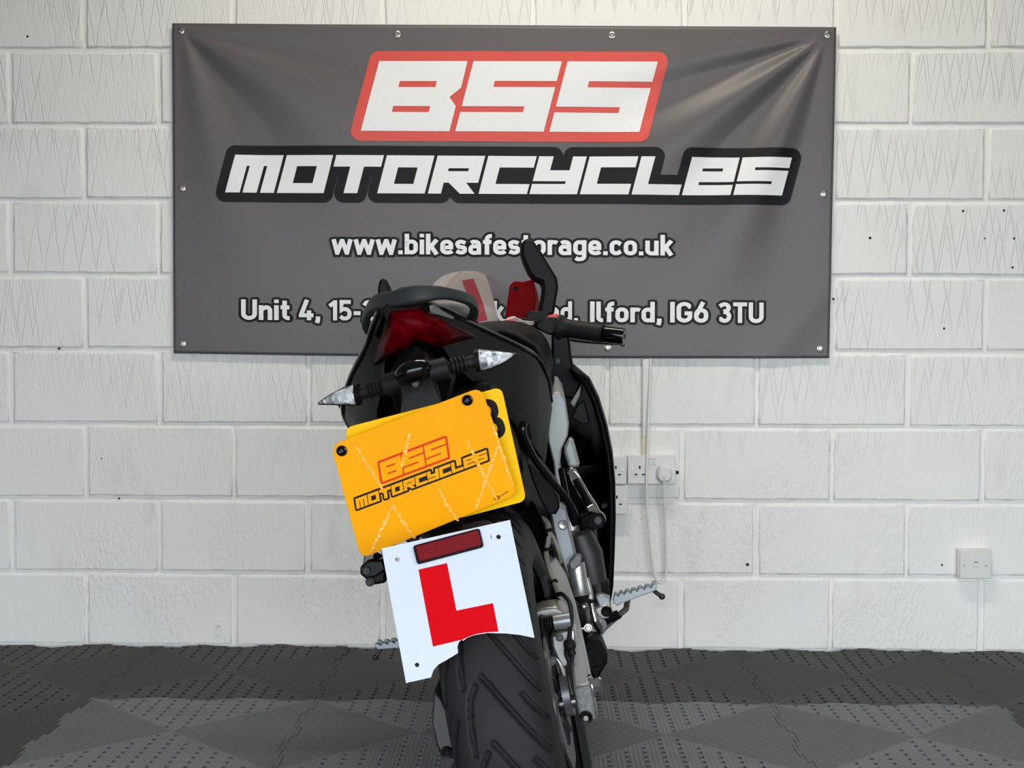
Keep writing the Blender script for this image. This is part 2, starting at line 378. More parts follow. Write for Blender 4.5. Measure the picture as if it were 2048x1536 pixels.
# painted concrete blocks
def block_mesh(seed, w, hh):
    rnd = random.Random(seed); hw, hz = w/2, hh/2
    nx, nz = 12, 6; ring = []
    for i in range(nx): ring.append((-hw+w*i/nx, -hz))
    for i in range(nz): ring.append((hw, -hz+hh*i/nz))
    for i in range(nx): ring.append((hw-w*i/nx, hz))
    for i in range(nz): ring.append((-hw, hz-hh*i/nz))
    def jit(p, k, sh):
        j = Vector((rnd.uniform(-k, k), rnd.uniform(-k, k)))
        return (p[0]*(1-sh/hw)+j.x, p[1]*(1-sh/hz)+j.y)
    base = [jit(p, .0020, -.001) for p in ring]
    mid = [(base[i][0]*(1-.0018/hw), base[i][1]*(1-.0018/hz)) for i in range(len(ring))]
    top = [jit(p, .0016, .0055) for p in ring]
    n = len(ring); vs = [(x, .012, z) for x, z in base]+[(x, .0026, z) for x, z in mid]+[(x, 0, z) for x, z in top]
    fs = []
    for L in range(2):
        for i in range(n): k = (i+1) % n; fs.append([L*n+i, L*n+k, (L+1)*n+k, (L+1)*n+i])
    fs.append([2*n+i for i in range(n)])
    me = mesh('block', vs, fs); fixn(me); me.materials.append(M['paint'])
    for p in me.polygons: p.use_smooth = len(p.vertices) == 4
    return me
BW, BH = .4365, .2105
variants = [block_mesh(100+i, BW, BH) for i in range(9)]
rb = random.Random(3)
for k in range(0, 14):
    z = .225*k+.1125
    for m_ in range(-7, 21):
        if (m_ - k) % 2: continue
        xa = GX+.225*m_; xc = xa+.225
        if xc-.225 < X0 or xc+.225 > X1: continue
        if abs(xc) > 2.6 or z > 2.3:
            if abs(xc) > 3.4 or z > 2.8: continue
        o = bpy.data.objects.new('block', rb.choice(variants)); COL.objects.link(o); o.parent = wall_back
        o.location = (xc+rb.uniform(-.0025, .0025), WALL_Y+rb.uniform(-.0008, .0008), z+rb.uniform(-.0012, .0012)); o.rotation_euler = (0, rb.uniform(-.003, .003), 0)
# drill holes and chips in the paint
for (x, z), r in zip([(1.2686, 1.3223), (1.3898, 1.324), (0.9938, 1.2416), (1.3347, 1.2408), (1.4205, 1.241), (1.4172, 1.1548), (1.2164, 0.9726), (0.8871, 1.0597), (1.2187, 0.2641), (-1.4417, 0.9039), (-1.5319, 1.8406), (0.6373, 0.2619), (0.424, 0.5379), (-1.3141, 0.5716), (-1.2614, 0.4506)], (.0032, .0032, .0036, .0022, .003, .003, .003, .003, .0028, .003, .003, .004, .005, .002, .0025)):
    MB().lathe((x, WALL_Y-.0006, z), (0, -1, 0), [(.0001, .0004), (r, .0004), (r*1.15, 0), (r*1.15, -.003)], 10).build('drill_hole', M['hole'], wall_back)

# ------------------------------------------------------------------ floor mats
TS = .585; TX = -1.153; TYB = 3.455
def edge_profile():
    # jigsaw edge: (along 0..1, out) points
    pts = [(0, 0)]; n = 5
    for i in range(n):
        c = (i+.5)/n; s = 1 if i % 2 == 0 else -1
        pts += [(c-.045, 0), (c-.075, s*.011), (c+.075, s*.011), (c+.045, 0)]
    return pts
def tile_outline():
    E = edge_profile(); h = TS/2; g = .0007; out = []
    A = [Vector((-h, -h)), Vector((h, -h)), Vector((h, h)), Vector((-h, h))]
    for k in range(4):
        a = A[k]; b = A[(k+1) % 4]; d = (b-a); nrm = Vector((d.y, -d.x)).normalized()
        for t, o in E:
            if k >= 2: tt, oo = t, o
            else: tt, oo = t, o
            # opposite edges are complementary so neighbouring tiles lock
            if k in (2, 3):
                pass
            out.append((a+d*tt, nrm, oo))
    res = []
    for k in range(4):
        a = A[k]; b = A[(k+1) % 4]; d = b-a; nrm = Vector((d.y, -d.x)).normalized()
        if k in (0, 1): P = [(t, o) for t, o in E]
        else: P = [(0, 0)]+[(1-t, -o) for t, o in E[:0:-1]]
        for t, o in P: res.append(a+d*t+nrm*(o-g))
    return [(p.x, p.y) for p in res]
OUT = tile_outline()
def tile_mesh(seed, wave, m):
    rnd = random.Random(seed); h = TS/2
    holes = []
    cols = 14; cs = TS/cols
    for i in range(cols):
        x = -h+cs*(i+.5)
        for j in range(1, 9):
            for s in (-1, 1):
                y = s*(h-.004-(j-.5)*.0335)
                if abs(y) < abs(x)+.014 or abs(y) > h-.016: continue
                holes.append([(x-.0045, y-.009), (x+.0045, y-.009), (x+.0045, y+.009), (x-.0045, y+.009)])
    # extra construction points so that the sheet can ripple
    outer = []
    for i, p in enumerate(OUT):
        q = OUT[(i+1) % len(OUT)]; outer.append(p)
        L = math.hypot(q[0]-p[0], q[1]-p[1])
        for t in range(1, max(1, int(L/.02))):
            f = t/max(1, int(L/.02)); outer.append((p[0]+(q[0]-p[0])*f, p[1]+(q[1]-p[1])*f))
    vs, fs = cdt(outer, holes, lambda p: (p[0], p[1], 0.0))
    def zz(x, y):
        if not wave: return 0.0
        t = max(0.0, (y-.02)/(h-.02)); t = t*t
        return t*(.0075+.0085*noise.noise((x*6.0+seed*3.1, seed*1.7, 0))+.004*noise.noise((x*17.0, seed, 4)))
    mb = MB(); n0 = len(vs)
    mb.add([(x, y, z+zz(x, y)) for x, y, z in vs], fs)
    dep = -.022
    def walls(loop):
        n = len(loop)
        mb.add([(x, y, zz(x, y)) for x, y in loop]+[(x, y, dep+zz(x, y)) for x, y in loop], [[i, (i+1) % n, (i+1) % n+n, i+n] for i in range(n)])
    walls(outer)
    for hl in holes: walls(hl)
    me = mesh('mat_tile', mb.v, mb.f)
    bm = bmesh.new(); bm.from_mesh(me); bmesh.ops.remove_doubles(bm, verts=bm.verts, dist=1e-6); bmesh.ops.recalc_face_normals(bm, faces=bm.faces)
    if sum(f.normal.z*f.calc_area() for f in bm.faces) < 0: bmesh.ops.reverse_faces(bm, faces=bm.faces)
    bm.to_mesh(me); bm.free()
    me.materials.append(m); return me
flatD = tile_mesh(1, False, M['tile_dark']); flatL = tile_mesh(1, False, M['tile_light'])
waves = [tile_mesh(10+i, True, M['tile_dark']) for i in range(3)]
for r in range(-1, 9):
    for c in range(-5, 9):
        xc = TX+TS*(c+.5); yc = TYB+TS/2-TS*r if r >= 0 else TYB+TS*1.5
        if r == -1: continue
        light = r >= 1 and 0 <= c <= 3
        me = waves[(c+6) % 3] if r == 0 else (flatL if light else flatD)
        o = bpy.data.objects.new('mat_tile', me); COL.objects.link(o); o.parent = floor; o.location = (xc, yc, 0)

# ------------------------------------------------------------------ banner
BTL, BTR, BBR, BBL = [(-1.0914, 1.8766), (0.8846, 1.8631), (0.8732, 0.8834), (-1.09, 0.8916)]
EYE = [(-1.0645, 1.8543), (-0.4174, 1.8434), (0.2215, 1.84), (0.8597, 1.841), (-1.0629, 1.385), (0.8523, 1.3711), (-1.0627, 0.9187), (-0.4133, 0.9134), (0.213, 0.9125), (0.8462, 0.9117)]
def sst(a, b, x):
    t = min(1, max(0, (x-a)/(b-a))); return t*t*(3-2*t)
def fold(x, z):
    """how far the vinyl stands off the wall"""
    d = 0.0
    ex, ez = EYE[3]; dx, dz = ex-x, ez-z; r = math.hypot(dx, dz)+1e-6; th = math.degrees(math.atan2(dz, dx))
    if 0 < th < 95: d += .0125*(r/.38)*math.exp(1-r/.38)*math.cos(2*PI*(th-35)/30)*sst(0, 22, th)*sst(95, 66, th)*sst(1.15, .5, r)
    ex, ez = EYE[0]; dx, dz = x-ex, ez-z; r = math.hypot(dx, dz)+1e-6; th = math.degrees(math.atan2(dz, dx))
    if 0 < th < 95: d += .010*(r/.3)*math.exp(1-r/.3)*math.cos(2*PI*(th-28)/52)*sst(0, 20, th)*sst(95, 60, th)*sst(1.0, .35, r)
    # long soft diagonal sag ridge lower right
    u = (x-.62)*.80+(z-.78)*-.60
    d += .005*math.exp(-(u/.055)**2)*sst(.28, .6, z)*sst(1.45, 1.0, z)*sst(.15, .4, x)
    d += .003*noise.noise((x*2.2, z*2.2, 1.5))
    # held at the eyelets and edges
    return max(.0035, .013+d)
def on_banner(p, off=0.0): return (p[0], WALL_Y-fold(p[0], p[1])-off, p[1])
banner = empty('banner', (0, WALL_Y, 1.0)); banner_inv = (0, -WALL_Y, -1.0)
tag(banner, 'grey vinyl banner with red and black motorcycle shop lettering on the block wall', 'banner')
def bput(name, vs, fs, m, parent=banner, sm=True):
    loc = Vector((0, WALL_Y, 1.0))
    me = mesh(name, [Vector(v)-loc for v in vs], fs); fixn(me)
    s = sum(p.normal.y*p.area for p in me.polygons)
    if s > 0: me.flip_normals()
    o = put(name, me, m, parent)
    if sm:
        for p in me.polygons: p.use_smooth = True
    return o
NX, NZ = 216, 108; vs = []; fs = []
for j in range(NZ+1):
    for i in range(NX+1):
        s, t = i/NX, j/NZ
        x = (BTL[0]*(1-s)+BTR[0]*s)*(1-t)+(BBL[0]*(1-s)+BBR[0]*s)*t
        z = (BTL[1]*(1-s)+BTR[1]*s)*(1-t)+(BBL[1]*(1-s)+BBR[1]*s)*t
        z -= .006*math.sin(PI*s)*t
        vs.append(on_banner((x, z)))
for j in range(NZ):
    for i in range(NX): a = j*(NX+1)+i; fs.append([a, a+1, a+NX+2, a+NX+1])
sheet = bput('vinyl_sheet', vs, fs, M['banner'])
sd = sheet.modifiers.new('solid', 'SOLIDIFY'); sd.thickness = .0008; sd.offset = -1
for e in EYE:
    x, y, z = on_banner(e, .0008); y -= WALL_Y; z -= 1.0
    ey = MB().lathe((x, y, z), (0, -1, 0), [(.0058, -.002), (.0058, .001), (.0072, .0026), (.0098, .0020), (.0112, 0), (.0112, -.001)], 24).build('eyelet', M['eyelet'], banner)
    MB().lathe((x, y, z), (0, -1, 0), [(.0001, .0008), (.0048, .0005), (.0057, -.001)], 16).build('screw', M['steel'], ey)
# print on the banner ------------------------------------------------
def cut_conform(vs2, fs, off, cell=.0125):
    """split flat print by a grid and lay it on the folded vinyl"""
    bm = bmesh.new(); bv = [bm.verts.new((p[0], 0, p[1])) for p in vs2]
    for f in fs:
        try: bm.faces.new([bv[i] for i in f])
        except ValueError: pass
    xs = [v.co.x for v in bm.verts]; zs = [v.co.z for v in bm.verts]
    def cuts(lo, hi): 
        k = math.ceil(lo/cell); 
        while k*cell < hi: yield k*cell; k += 1
    for x in cuts(min(xs), max(xs)):
        bmesh.ops.bisect_plane(bm, geom=bm.verts[:]+bm.edges[:]+bm.faces[:], plane_co=(x, 0, 0), plane_no=(1, 0, 0))
    for z in cuts(min(zs), max(zs)):
        bmesh.ops.bisect_plane(bm, geom=bm.verts[:]+bm.edges[:]+bm.faces[:], plane_co=(0, 0, z), plane_no=(0, 0, 1))
    bm.verts.index_update()
    V = [on_banner((v.co.x, v.co.z), off) for v in bm.verts]; Fs = [[v.index for v in f.verts] for f in bm.faces]
    bm.free(); return V, Fs
SH = .26
# shop logo: every letter as outline (u, v) in logo units, v measured up from the letter foot, before slanting
def rect(a, b, c, d): return [(a, c), (b, c), (b, d), (a, d)]
def letter_bss():
    T = 140; L = []
    L.append(([(724, 0), (901, 0), (901, 50), (883.5, 68), (902, 87), (901, T), (724, T)], [rect(776, 850, 38, 50), rect(776, 850, 88, 100)], [rect(724, 901, 0, T)]))
    for a, b, s1, s2 in ((913, 1089.5, 966, 1038), (1101, 1280.5, 1154, 1229)):
        L.append(([(a, 0), (b, 0), (b, 88.5), (s1, 88.5), (s1, 100.5), (b, 100.5), (b, T), (a, T), (a, 50), (s2, 50), (s2, 38.5), (a, 38.5)], [], [rect(a, b, 0, T)]))
    return L
def letter_moto():
    T = 76; L = []
    def ad(o, h=(), parts=None): L.append((o, list(h), parts or [o]))
    ad([(451.2, 0), (480.2, 0), (480.2, 54), (485.9, 54), (485.9, 0), (513.9, 0), (513.9, 54), (520.6, 54), (520.6, 0), (548, 0), (548, T), (451.2, T)], (), [rect(451.2, 548, 0, T)])
    ad(rect(554.3, 648.6, 0, T), [rect(581, 621, 20, 54)])
    ad([(688.7, 0), (716.3, 0), (716.3, 53), (750.5, 53), (750.5, T), (654.8, T), (654.8, 53), (688.7, 53)], (), [rect(688.7, 716.3, 0, T), rect(654.8, 750.5, 53, T)])
    ad(rect(756.4, 851.5, 0, T), [rect(785, 824, 19, 52)])
    ad([(857.9, 0), (884, 0), (884, 22), (894, 22), (922, 0), (951.5, 0), (929, 22), (953, 22), (953, T), (857.9, T)], [rect(886.6, 927, 45, 51)], [rect(857.9, 884, 0, T), rect(857.9, 953, 22, T), [(922, 0), (951.5, 0), (929, 22), (894, 22)]])
    for a, b, c in ((959.3, 1056, 988),):
        ad([(a, 0), (b, 0), (b, 20), (c, 20), (c, 53), (b, 53), (b, T), (a, T)], (), [rect(a, b, 0, T)])
    ad([(1061, 0), (1156, 0), (1156, T), (1128.7, T), (1128.7, 48), (1090, 48), (1090, T), (1061, T), (1061, 26), (1127, 26), (1127, 20.5), (1061, 20.5)], (), [rect(1061, 1156, 0, 48), rect(1061, 1090, 0, T), rect(1128.7, 1156, 0, T)])
    ad([(1161.7, 0), (1258.4, 0), (1258.4, 21), (1190, 21), (1190, 54), (1258.4, 54), (1258.4, T), (1161.7, T)], (), [rect(1161.7, 1258.4, 0, T)])
    ad([(1264.5, 0), (1359.5, 0), (1359.5, 21), (1292, 21), (1292, T), (1264.5, T)], (), [rect(1264.5, 1292, 0, T), rect(1264.5, 1359.5, 0, 21)])
    ad([(1365.6, 0), (1461, 0), (1461, 20.5), (1393, 20.5), (1393, 26.5), (1461, 26.5), (1461, T), (1365.6, T)], [rect(1393.5, 1434, 48, 54)], [rect(1365.6, 1461, 0, T)])
    a, b = 1466.6, 1564.4
    ad([(a, 0), (b, 0), (b, 49.5), (1496, 49.5), (1496, 55), (b, 55), (b, T), (a, T), (a, 27.5), (1536, 27.5), (1536, 22), (a, 22)], (), [rect(a, b, 0, T)])
    return L
def slant(poly): return [(u+SH*v, v) for u, v in poly]
def dilate(poly, r, n=7):
    """rounded outward offset of a convex polygon"""
    P = [Vector(p) for p in poly]; a = sum(P[i].x*P[(i+1) % len(P)].y-P[(i+1) % len(P)].x*P[i].y for i in range(len(P)))
    if a < 0: P = P[::-1]
    out = []; m = len(P)
    for i in range(m):
        d0 = (P[i]-P[i-1]).normalized(); d1 = (P[(i+1) % m]-P[i]).normalized()
        a0 = math.atan2(-d0.x, d0.y); a1 = math.atan2(-d1.x, d1.y)
        while a1 < a0: a1 += 2*PI
        for k in range(n+1):
            t = a0+(a1-a0)*k/n; out.append((P[i].x+r*math.cos(t), P[i].y+r*math.sin(t)))
    return out
BSS, MOTO = letter_bss(), letter_moto()
def bss_xy(p): x, v = p; return (x, 263-v+(x-1000)*.003)
def moto_xy(p): x, v = p; return (x, 388-v+(x-1000)*.0053)
def px_wall(x, y):
    """logo units to metres on the wall (bilinear between the banner corners)"""
    C4 = ((432, 102), (1603, 102), (1603, 410), (432, 410)); Q = [(-0.9605, 1.7944), (0.7829, 1.7934), (0.787, 1.3382), (-0.9616, 1.3356)]
    s = (x-432)/1171; t = (y-102)/308
    return tuple((Q[0][i]*(1-s)+Q[1][i]*s)*(1-t)+(Q[3][i]*(1-s)+Q[2][i]*s)*t for i in (0, 1))
def banner_logo(letters, xy, back_r, m_back, n_back, n_let):
    k = 0; VV = []; FF = []
    for o, h, parts in letters:
        for p in parts:
            d = dilate(slant(p), back_r); P2 = [px_wall(*xy(q)) for q in d]
            V, Fs = cut_conform(P2, [list(range(len(P2)))], .0013+.00002*k); k += 1
            n = len(VV); VV += V; FF += [[i+n for i in f] for f in Fs]
    bo = bput(n_back, VV, FF, m_back)
    for o, h, parts in letters:
        v2, f2 = cdt([px_wall(*xy(q)) for q in slant(o)], [[px_wall(*xy(q)) for q in slant(hh)] for hh in h], lambda p: (p[0], p[1]))
        V, Fs = cut_conform(v2, f2, .0026); bput(n_let, V, Fs, M['b_white'], bo)
banner_logo(BSS, bss_xy, 20, M['b_red'], 'logo_red_field', 'logo_letter')
banner_logo(MOTO, moto_xy, 19, M['b_black'], 'logo_black_field', 'logo_letter')

# lettering with a stroke font ----------------------------------------
SW = .19; hS = SW/2
def arc(cx, cy, rx, ry, a0, a1, n=8): return [(cx+rx*math.cos(math.radians(a0+(a1-a0)*i/n)), cy+ry*math.sin(math.radians(a0+(a1-a0)*i/n))) for i in range(n+1)]
def rr(x0, y0, x1, y1, r):
    return arc(x1-r, y1-r, r, r, 0, 90, 6)+arc(x0+r, y1-r, r, r, 90, 180, 6)+arc(x0+r, y0+r, r, r, 180, 270, 6)+arc(x1-r, y0+r, r, r, 270, 360, 6)
XH = .72
G = {}
W_ = .56
bowl = ('c', rr(hS, hS, W_-hS, XH-hS, .17))
G['o'] = (W_, [bowl]); G['b'] = (W_, [('o', [(hS, 0), (hS, 1.0)]), bowl]); G['d'] = (W_, [('o', [(W_-hS, 0), (W_-hS, 1.0)]), bowl])
G['c'] = (.52, [('o', [(.52-.06, .20)]+arc(.29, .27, .18, .175, -25, -90, 5)+arc(hS+.17, hS+.17, .17, .17, 270, 180, 6)+arc(hS+.17, XH-hS-.17, .17, .17, 180, 90, 6)+arc(.29, XH-.27, .18, .175, 90, 25, 5)+[(.52-.06, XH-.20)])])
G['e'] = (.55, [('o', [(hS, .345), (.55-hS, .345)]+arc(.55-hS-.17, XH-hS-.17, .17, .17, 0, 90, 6)+arc(hS+.17, XH-hS-.17, .17, .17, 90, 180, 6)+arc(hS+.17, hS+.17, .17, .17, 180, 270, 6)+[(.36, hS), (.44, .12), (.50, .17)])])
G['s'] = (.50, [('o', [(.44, .56)]+arc(.25, XH-hS-.12, .15, .12, 60, 180, 6)+[(.13, .44)]+arc(.23, .43, .1, .075, 200, 270, 3)+arc(.28, .28, .13, .075, 90, 0, 4)+arc(.26, hS+.11, .15, .11, 0, -110, 7)+[(.06, .16)])])
G['a'] = (.53, [('o', [(.53-hS, 0), (.53-hS, .42)]+arc(.53-hS-.16, XH-hS-.16, .16, .16, 0, 90, 6)+[(.2, XH-hS), (.10, .57)]), ('c', rr(.085, hS-.01, .53-hS, .40, .125))])
G['f'] = (.36, [('o', [(.17, 0), (.17, .72)]+arc(.17+.16, .75, .16, .155, 180, 90, 6)+[(.38, .905)]), ('o', [(.0, .62), (.36, .62)])])
G['t'] = (.38, [('o', [(.17, .95), (.17, .26)]+arc(.17+.16, .25, .16, .155, 180, 270, 6)+[(.38, .095)]), ('o', [(.0, .62), (.37, .62)])])
G['r'] = (.40, [('o', [(hS, 0), (hS, XH)]), ('o', [(hS, .40)]+arc(hS+.17, .45, .17, .175, 180, 90, 6)+[(.36, .61), (.41, .585)])])
G['k'] = (.53, [('o', [(hS, 0), (hS, 1.0)]), ('o', [(.12, .27), (.46, XH)]), ('o', [(.22, .40), (.46, 0)])])
G['w'] = (.86, [('o', [(.07, XH), (.225, .06), (.23, .06), (.42, .64), (.44, .64), (.63, .06), (.635, .06), (.79, XH)])])
G['u'] = (.56, [('o', [(hS, XH), (hS, .27)]+arc(hS+.17, .265, .17, .17, 180, 270, 6)+[(.40, hS), (.46, .2)]), ('o', [(.56-hS, 0), (.56-hS, XH)])])
G['n'] = (.56, [('o', [(hS, 0), (hS, XH)]), ('o', [(hS, .5)]+arc(.56-hS-.17, XH-hS-.17, .17, .17, 90, 0, 6)+[(.56-hS, 0)])])
G['l'] = (.30, [('o', [(hS, 1.0), (hS, .24)]+arc(hS+.13, .225, .13, .13, 180, 270, 5)+[(.29, hS)])])
G['i'] = (.19, [('o', [(hS, 0), (hS, XH)]), ('o', [(hS, .83), (hS, 1.0)])])
G['g'] = (.56, [bowl, ('o', [(.56-hS, XH), (.56-hS, -.05)]+arc(.56-hS-.16, -.05, .16, .15, 0, -90, 6)+[(.2, -.2), (.10, -.14)])])
G['.'] = (.20, [('o', [(.1, 0), (.1, .19)])]); G[','] = (.22, [('o', [(.12, .19), (.12, .02), (.08, -.13)])]); G['-'] = (.36, [('o', [(.02, .36), (.34, .36)])])
G['U'] = (.66, [('o', [(hS, 1.0), (hS, .30)]+arc(.33, .30, .33-hS, .205, 180, 360, 12)+[(.66-hS, 1.0)])])
G['I'] = (.19, [('o', [(hS, 0), (hS, 1.0)])])
G['G'] = (.66, [('o', [(.60, .76)]+arc(.33, .70, .235, .205, 20, 90, 5)+arc(.33, .70, .235, .205, 90, 180, 6)+arc(.33, .30, .235, .205, 180, 270, 6)+arc(.33, .30, .235, .205, 270, 360, 6)+[(.565, .45), (.34, .45)])])
G['T'] = (.62, [('o', [(0, .905), (.62, .905)]), ('o', [(.31, .9), (.31, 0)])])
G['1'] = (.42, [('o', [(.32, 0), (.32, .98)]), ('o', [(.32, .90), (.06, .70)])])
G['4'] = (.64, [('o', [(.36, 1.0), (.10, .25), (.10, .24), (.64, .24)]), ('o', [(.45, .48), (.45, 0)])])
G['5'] = (.60, [('o', [(.56, .905), (.13, .905), (.12, .50)]+[(.2, .56)]+arc(.31, .325, .195, .23, 100, -90, 12)+[(.2, .10), (.07, .2)])])
G['3'] = (.60, [('o', [(.08, .80)]+arc(.29, .73, .19, .175, 140, -90, 9)+[(.27, .54)]), ('o', [(.27, .54)]+arc(.30, .31, .205, .215, 90, -145, 10)+[(.07, .19)])])
G['6'] = (.60, [('c', rr(hS, hS, .60-hS, .60, .19)), ('o', [(.10, .36), (.38, 1.0)])])
G['2'] = (.58, [('o', [(.08, .74)]+arc(.29, .72, .195, .185, 150, -30, 8)+[(.10, .10), (.10, .095), (.58, .095)])])
def stroke(path, w, closed):
    P = [Vector(p) for p in path]; Q = [P[0]]
    for p in P[1:]:
        if (p-Q[-1]).length > 1e-4: Q.append(p)
    if closed and (Q[0]-Q[-1]).length < 1e-4: Q.pop()
    P = Q; m = len(P); Lf = []; Rt = []
    for i in range(m):
        a = P[(i-1) % m] if closed or i > 0 else None; b = P[(i+1) % m] if closed or i < m-1 else None
        d0 = (P[i]-a).normalized() if a is not None else (b-P[i]).normalized(); d1 = (b-P[i]).normalized() if b is not None else d0
        n0 = Vector((-d0.y, d0.x)); n1 = Vector((-d1.y, d1.x)); n = n0+n1
        n = n0 if n.length < 1e-3 else n.normalized()
        k = w/2/max(.55, n.dot(n0)); Lf.append(P[i]+n*k); Rt.append(P[i]-n*k)
    vs = [tuple(p) for p in Lf+Rt]; fs = [[i, (i+1) % m, m+(i+1) % m, m+i] for i in range(m if closed else m-1)]
    return vs, fs
def discs(path, r, n=10):
    vs = []; fs = []
    for p in path:
        k = len(vs); vs += [(p[0]+r*math.cos(2*PI*i/n), p[1]+r*math.sin(2*PI*i/n)) for i in range(n)]; fs.append(list(range(k, k+n)))
    return vs, fs
def text_line(txt, P0, P1, cap, parent, gap=.075, space=.26, ol=.115):
    """white letters with a black outline between two wall points on the base line"""
    adv = 0; pos = []
    for ch in txt:
        if ch == ' ': adv += space; continue
        pos.append((ch, adv)); adv += G[ch][0]+gap
    adv -= gap; L = P1[0]-P0[0]; sx = L/adv
    def tr(x, y): s = x/adv; return (P0[0]+x*sx, P0[1]*(1-s)+P1[1]*s+y*cap)
    dk = .0010
    for ch, a in pos:
        VV = []; FF = []; V2 = []; F2 = []; k = 0
        for t, path in G[ch][1]:
            for v, f in (stroke(path, SW, t == 'c'),):
                V = [on_banner(tr(x+a, y), .0022+.00003*k) for x, y in v]; n = len(VV); VV += V; FF += [[i+n for i in q] for q in f]
            # outline
            v, f = stroke(path, SW+2*ol, t == 'c')
            V = [on_banner(tr(x+a, y), dk+.00003*k) for x, y in v]; n = len(V2); V2 += V; F2 += [[i+n for i in q] for q in f]
            ends = path if t == 'c' else path[1:-1]; ends = list(ends)
            if t == 'o':
                for e, q in ((path[0], path[1]), (path[-1], path[-2])):
                    d = (Vector(e)-Vector(q)).normalized(); nn = Vector((-d.y, d.x))
                    for s in (-1, 1): ends.append(tuple(Vector(e)+nn*s*hS))
                    V = [on_banner(tr(a+p.x, p.y), dk+.00003*k+.00001) for p in (Vector(e)+nn*hS, Vector(e)-nn*hS, Vector(e)-nn*hS+d*ol, Vector(e)+nn*hS+d*ol)]
                    n = len(V2); V2 += V; F2 += [[n, n+1, n+2, n+3]]
            rr_ = [ol if t == 'o' and i >= len(path)-2 else hS+ol for i in range(len(ends))]
            for p, r in zip(ends, rr_):
                v, f = discs([p], r)
                V = [on_banner(tr(x+a, y), dk+.00003*k+.00001) for x, y in v]; n = len(V2); V2 += V; F2 += [[i+n for i in q] for q in f]
            k += 1
        lo = bput('letter', VV, FF, M['b_white'], parent, sm=False)
        bput('letter_outline', V2, F2, M['b_black'], lo, sm=False)
CAPH = (-0.6145, 1.251)[1]-(-0.6145, 1.1897)[1]
text_line('www.bikesafestorage.co.uk', (-0.613, 1.1897), (0.4065, 1.1875), CAPH, banner)
for w_, xa, xb in (('Unit', 483, 580), ('4,', 598, 641), ('15-2', 657, 748), ('k', 986, 1007), ('oad,', 1070, 1156), ('Ilford,', 1180, 1323), ('IG6', 1340, 1416), ('3TU', 1435, 1527)):
    if w_ == '15-2': ya = 640.4; yb = 641
    else: ya = 639.5+(xa-483)*.0062; yb = 639.5+(xb-483)*.0062
    pts = {'Unit': [(-0.8855, 0.9918), (-0.7394, 0.9914)], '4,': [(-0.7123, 0.9913), (-0.6476, 0.991)], '15-2': [(-0.6236, 0.991), (-0.4838, 0.9905)], 'k': [(-0.1299, 0.9895), (-0.097, 0.9893)],
           'oad,': [(-0.0042, 0.9889), (0.1244, 0.9886)], 'Ilford,': [(0.1602, 0.9884), (0.3736, 0.9877)], 'IG6': [(0.3989, 0.9878), (0.5121, 0.9874)], '3TU': [(0.5404, 0.9873), (0.6772, 0.9868)]}[w_]
    text_line(w_, pts[0], pts[1], CAPH*1.0, banner)

# ------------------------------------------------------------------ electrical fittings on the wall
def plate_box(mb, x0, x1, z0, z1, dep, y=None):
    mb.box(((x0+x1)/2, WALL_Y-dep/2, (z0+z1)/2), (x1-x0, dep, z1-z0)); return mb
def fitting(name, label, cat, px, dep, group=None):
    (x0, z1), (x1, z0) = px
    cx, cz = (x0+x1)/2, (z0+z1)/2
    e = empty(name, (cx, WALL_Y, cz)); tag(e, label, cat, group)
    return e, x1-x0, z1-z0
def local_box(name, c, s, m, parent, bev=.002):
    return MB().box(c, s).build(name, m, parent, bev=bev)
def socket_holes(face, cx, cz, dep):
    for dx, dz, w, h in ((0, .0115, .005, .009), (-.011, -.010, .0085, .0042), (.011, -.010, .0085, .0042)):
        MB().box((cx+dx, -dep-.0002, cz+dz), (w, .0012, h)).build('pin_hole', M['hole'], face, sm=False)
def screw_head(face, cx, cz, dep):
    MB().lathe((cx, -dep, cz), (0, -1, 0), [(.0001, .0010), (.0026, .0008), (.0032, 0)], 12).build('screw', M['steel'], face)
DEP = .030
for label, px in (('white single wall socket left of the double socket', [(0.1858, 0.5865), (0.2714, 0.5045)]), ('white single wall socket under the other sockets', [(0.1892, 0.4996), (0.2748, 0.4146)])):
    e, w, h = fitting('wall_socket', label, 'socket', px, DEP)
    local_box('back_box', (0, -.012, 0), (w-.004, .024, h-.004), M['pvc'], e)
    f = local_box('face_plate', (0, -.027, 0), (w, .008, h), M['pvc'], e, .0025)
    socket_holes(f, .010, -.002, .031); screw_head(f, .031, .002, .031)
e, w, h = fitting('wall_socket', 'white double wall socket with a plug and two switches', 'socket', [(0.2739, 0.5915), (0.4176, 0.5053)], DEP)
local_box('back_box', (0, -.012, 0), (w-.004, .024, h-.004), M['pvc'], e)
f = local_box('face_plate', (0, -.027, 0), (w, .008, h), M['pvc'], e, .0025)
socket_holes(f, -.036, -.004, .031); screw_head(f, -.058, .002, .031); screw_head(f, .066, .002, .031)
for sx in (-.004, .008):
    sw = local_box('switch', (sx, -.032, .026), (.009, .004, .018), M['pvc'], f, .001)
    MB().box((sx, -.0343, .033), (.006, .0006, .002)).build('switch_mark', M['decal_red'], sw, sm=False)
pl = empty('plug', ((0.3827, 0.5384)[0], WALL_Y-.031, (0.3827, 0.5384)[1])); tag(pl, 'white moulded plug pushed into the double socket', 'plug')
po = [(-.021, .012), (-.012, .024), (.012, .024), (.021, .012), (.023, -.010), (.014, -.024), (-.014, -.024), (-.023, -.010)]
MB().prism([(x, 0, z) for x, z in po], (0, -.022, 0)).build('plug_body', M['pvc'], pl, bev=.005)
MB().prism([(x*.8, -.021, z*.8) for x, z in po], (0, -.003, 0)).build('plug_face', M['pvc'], pl, bev=.001)
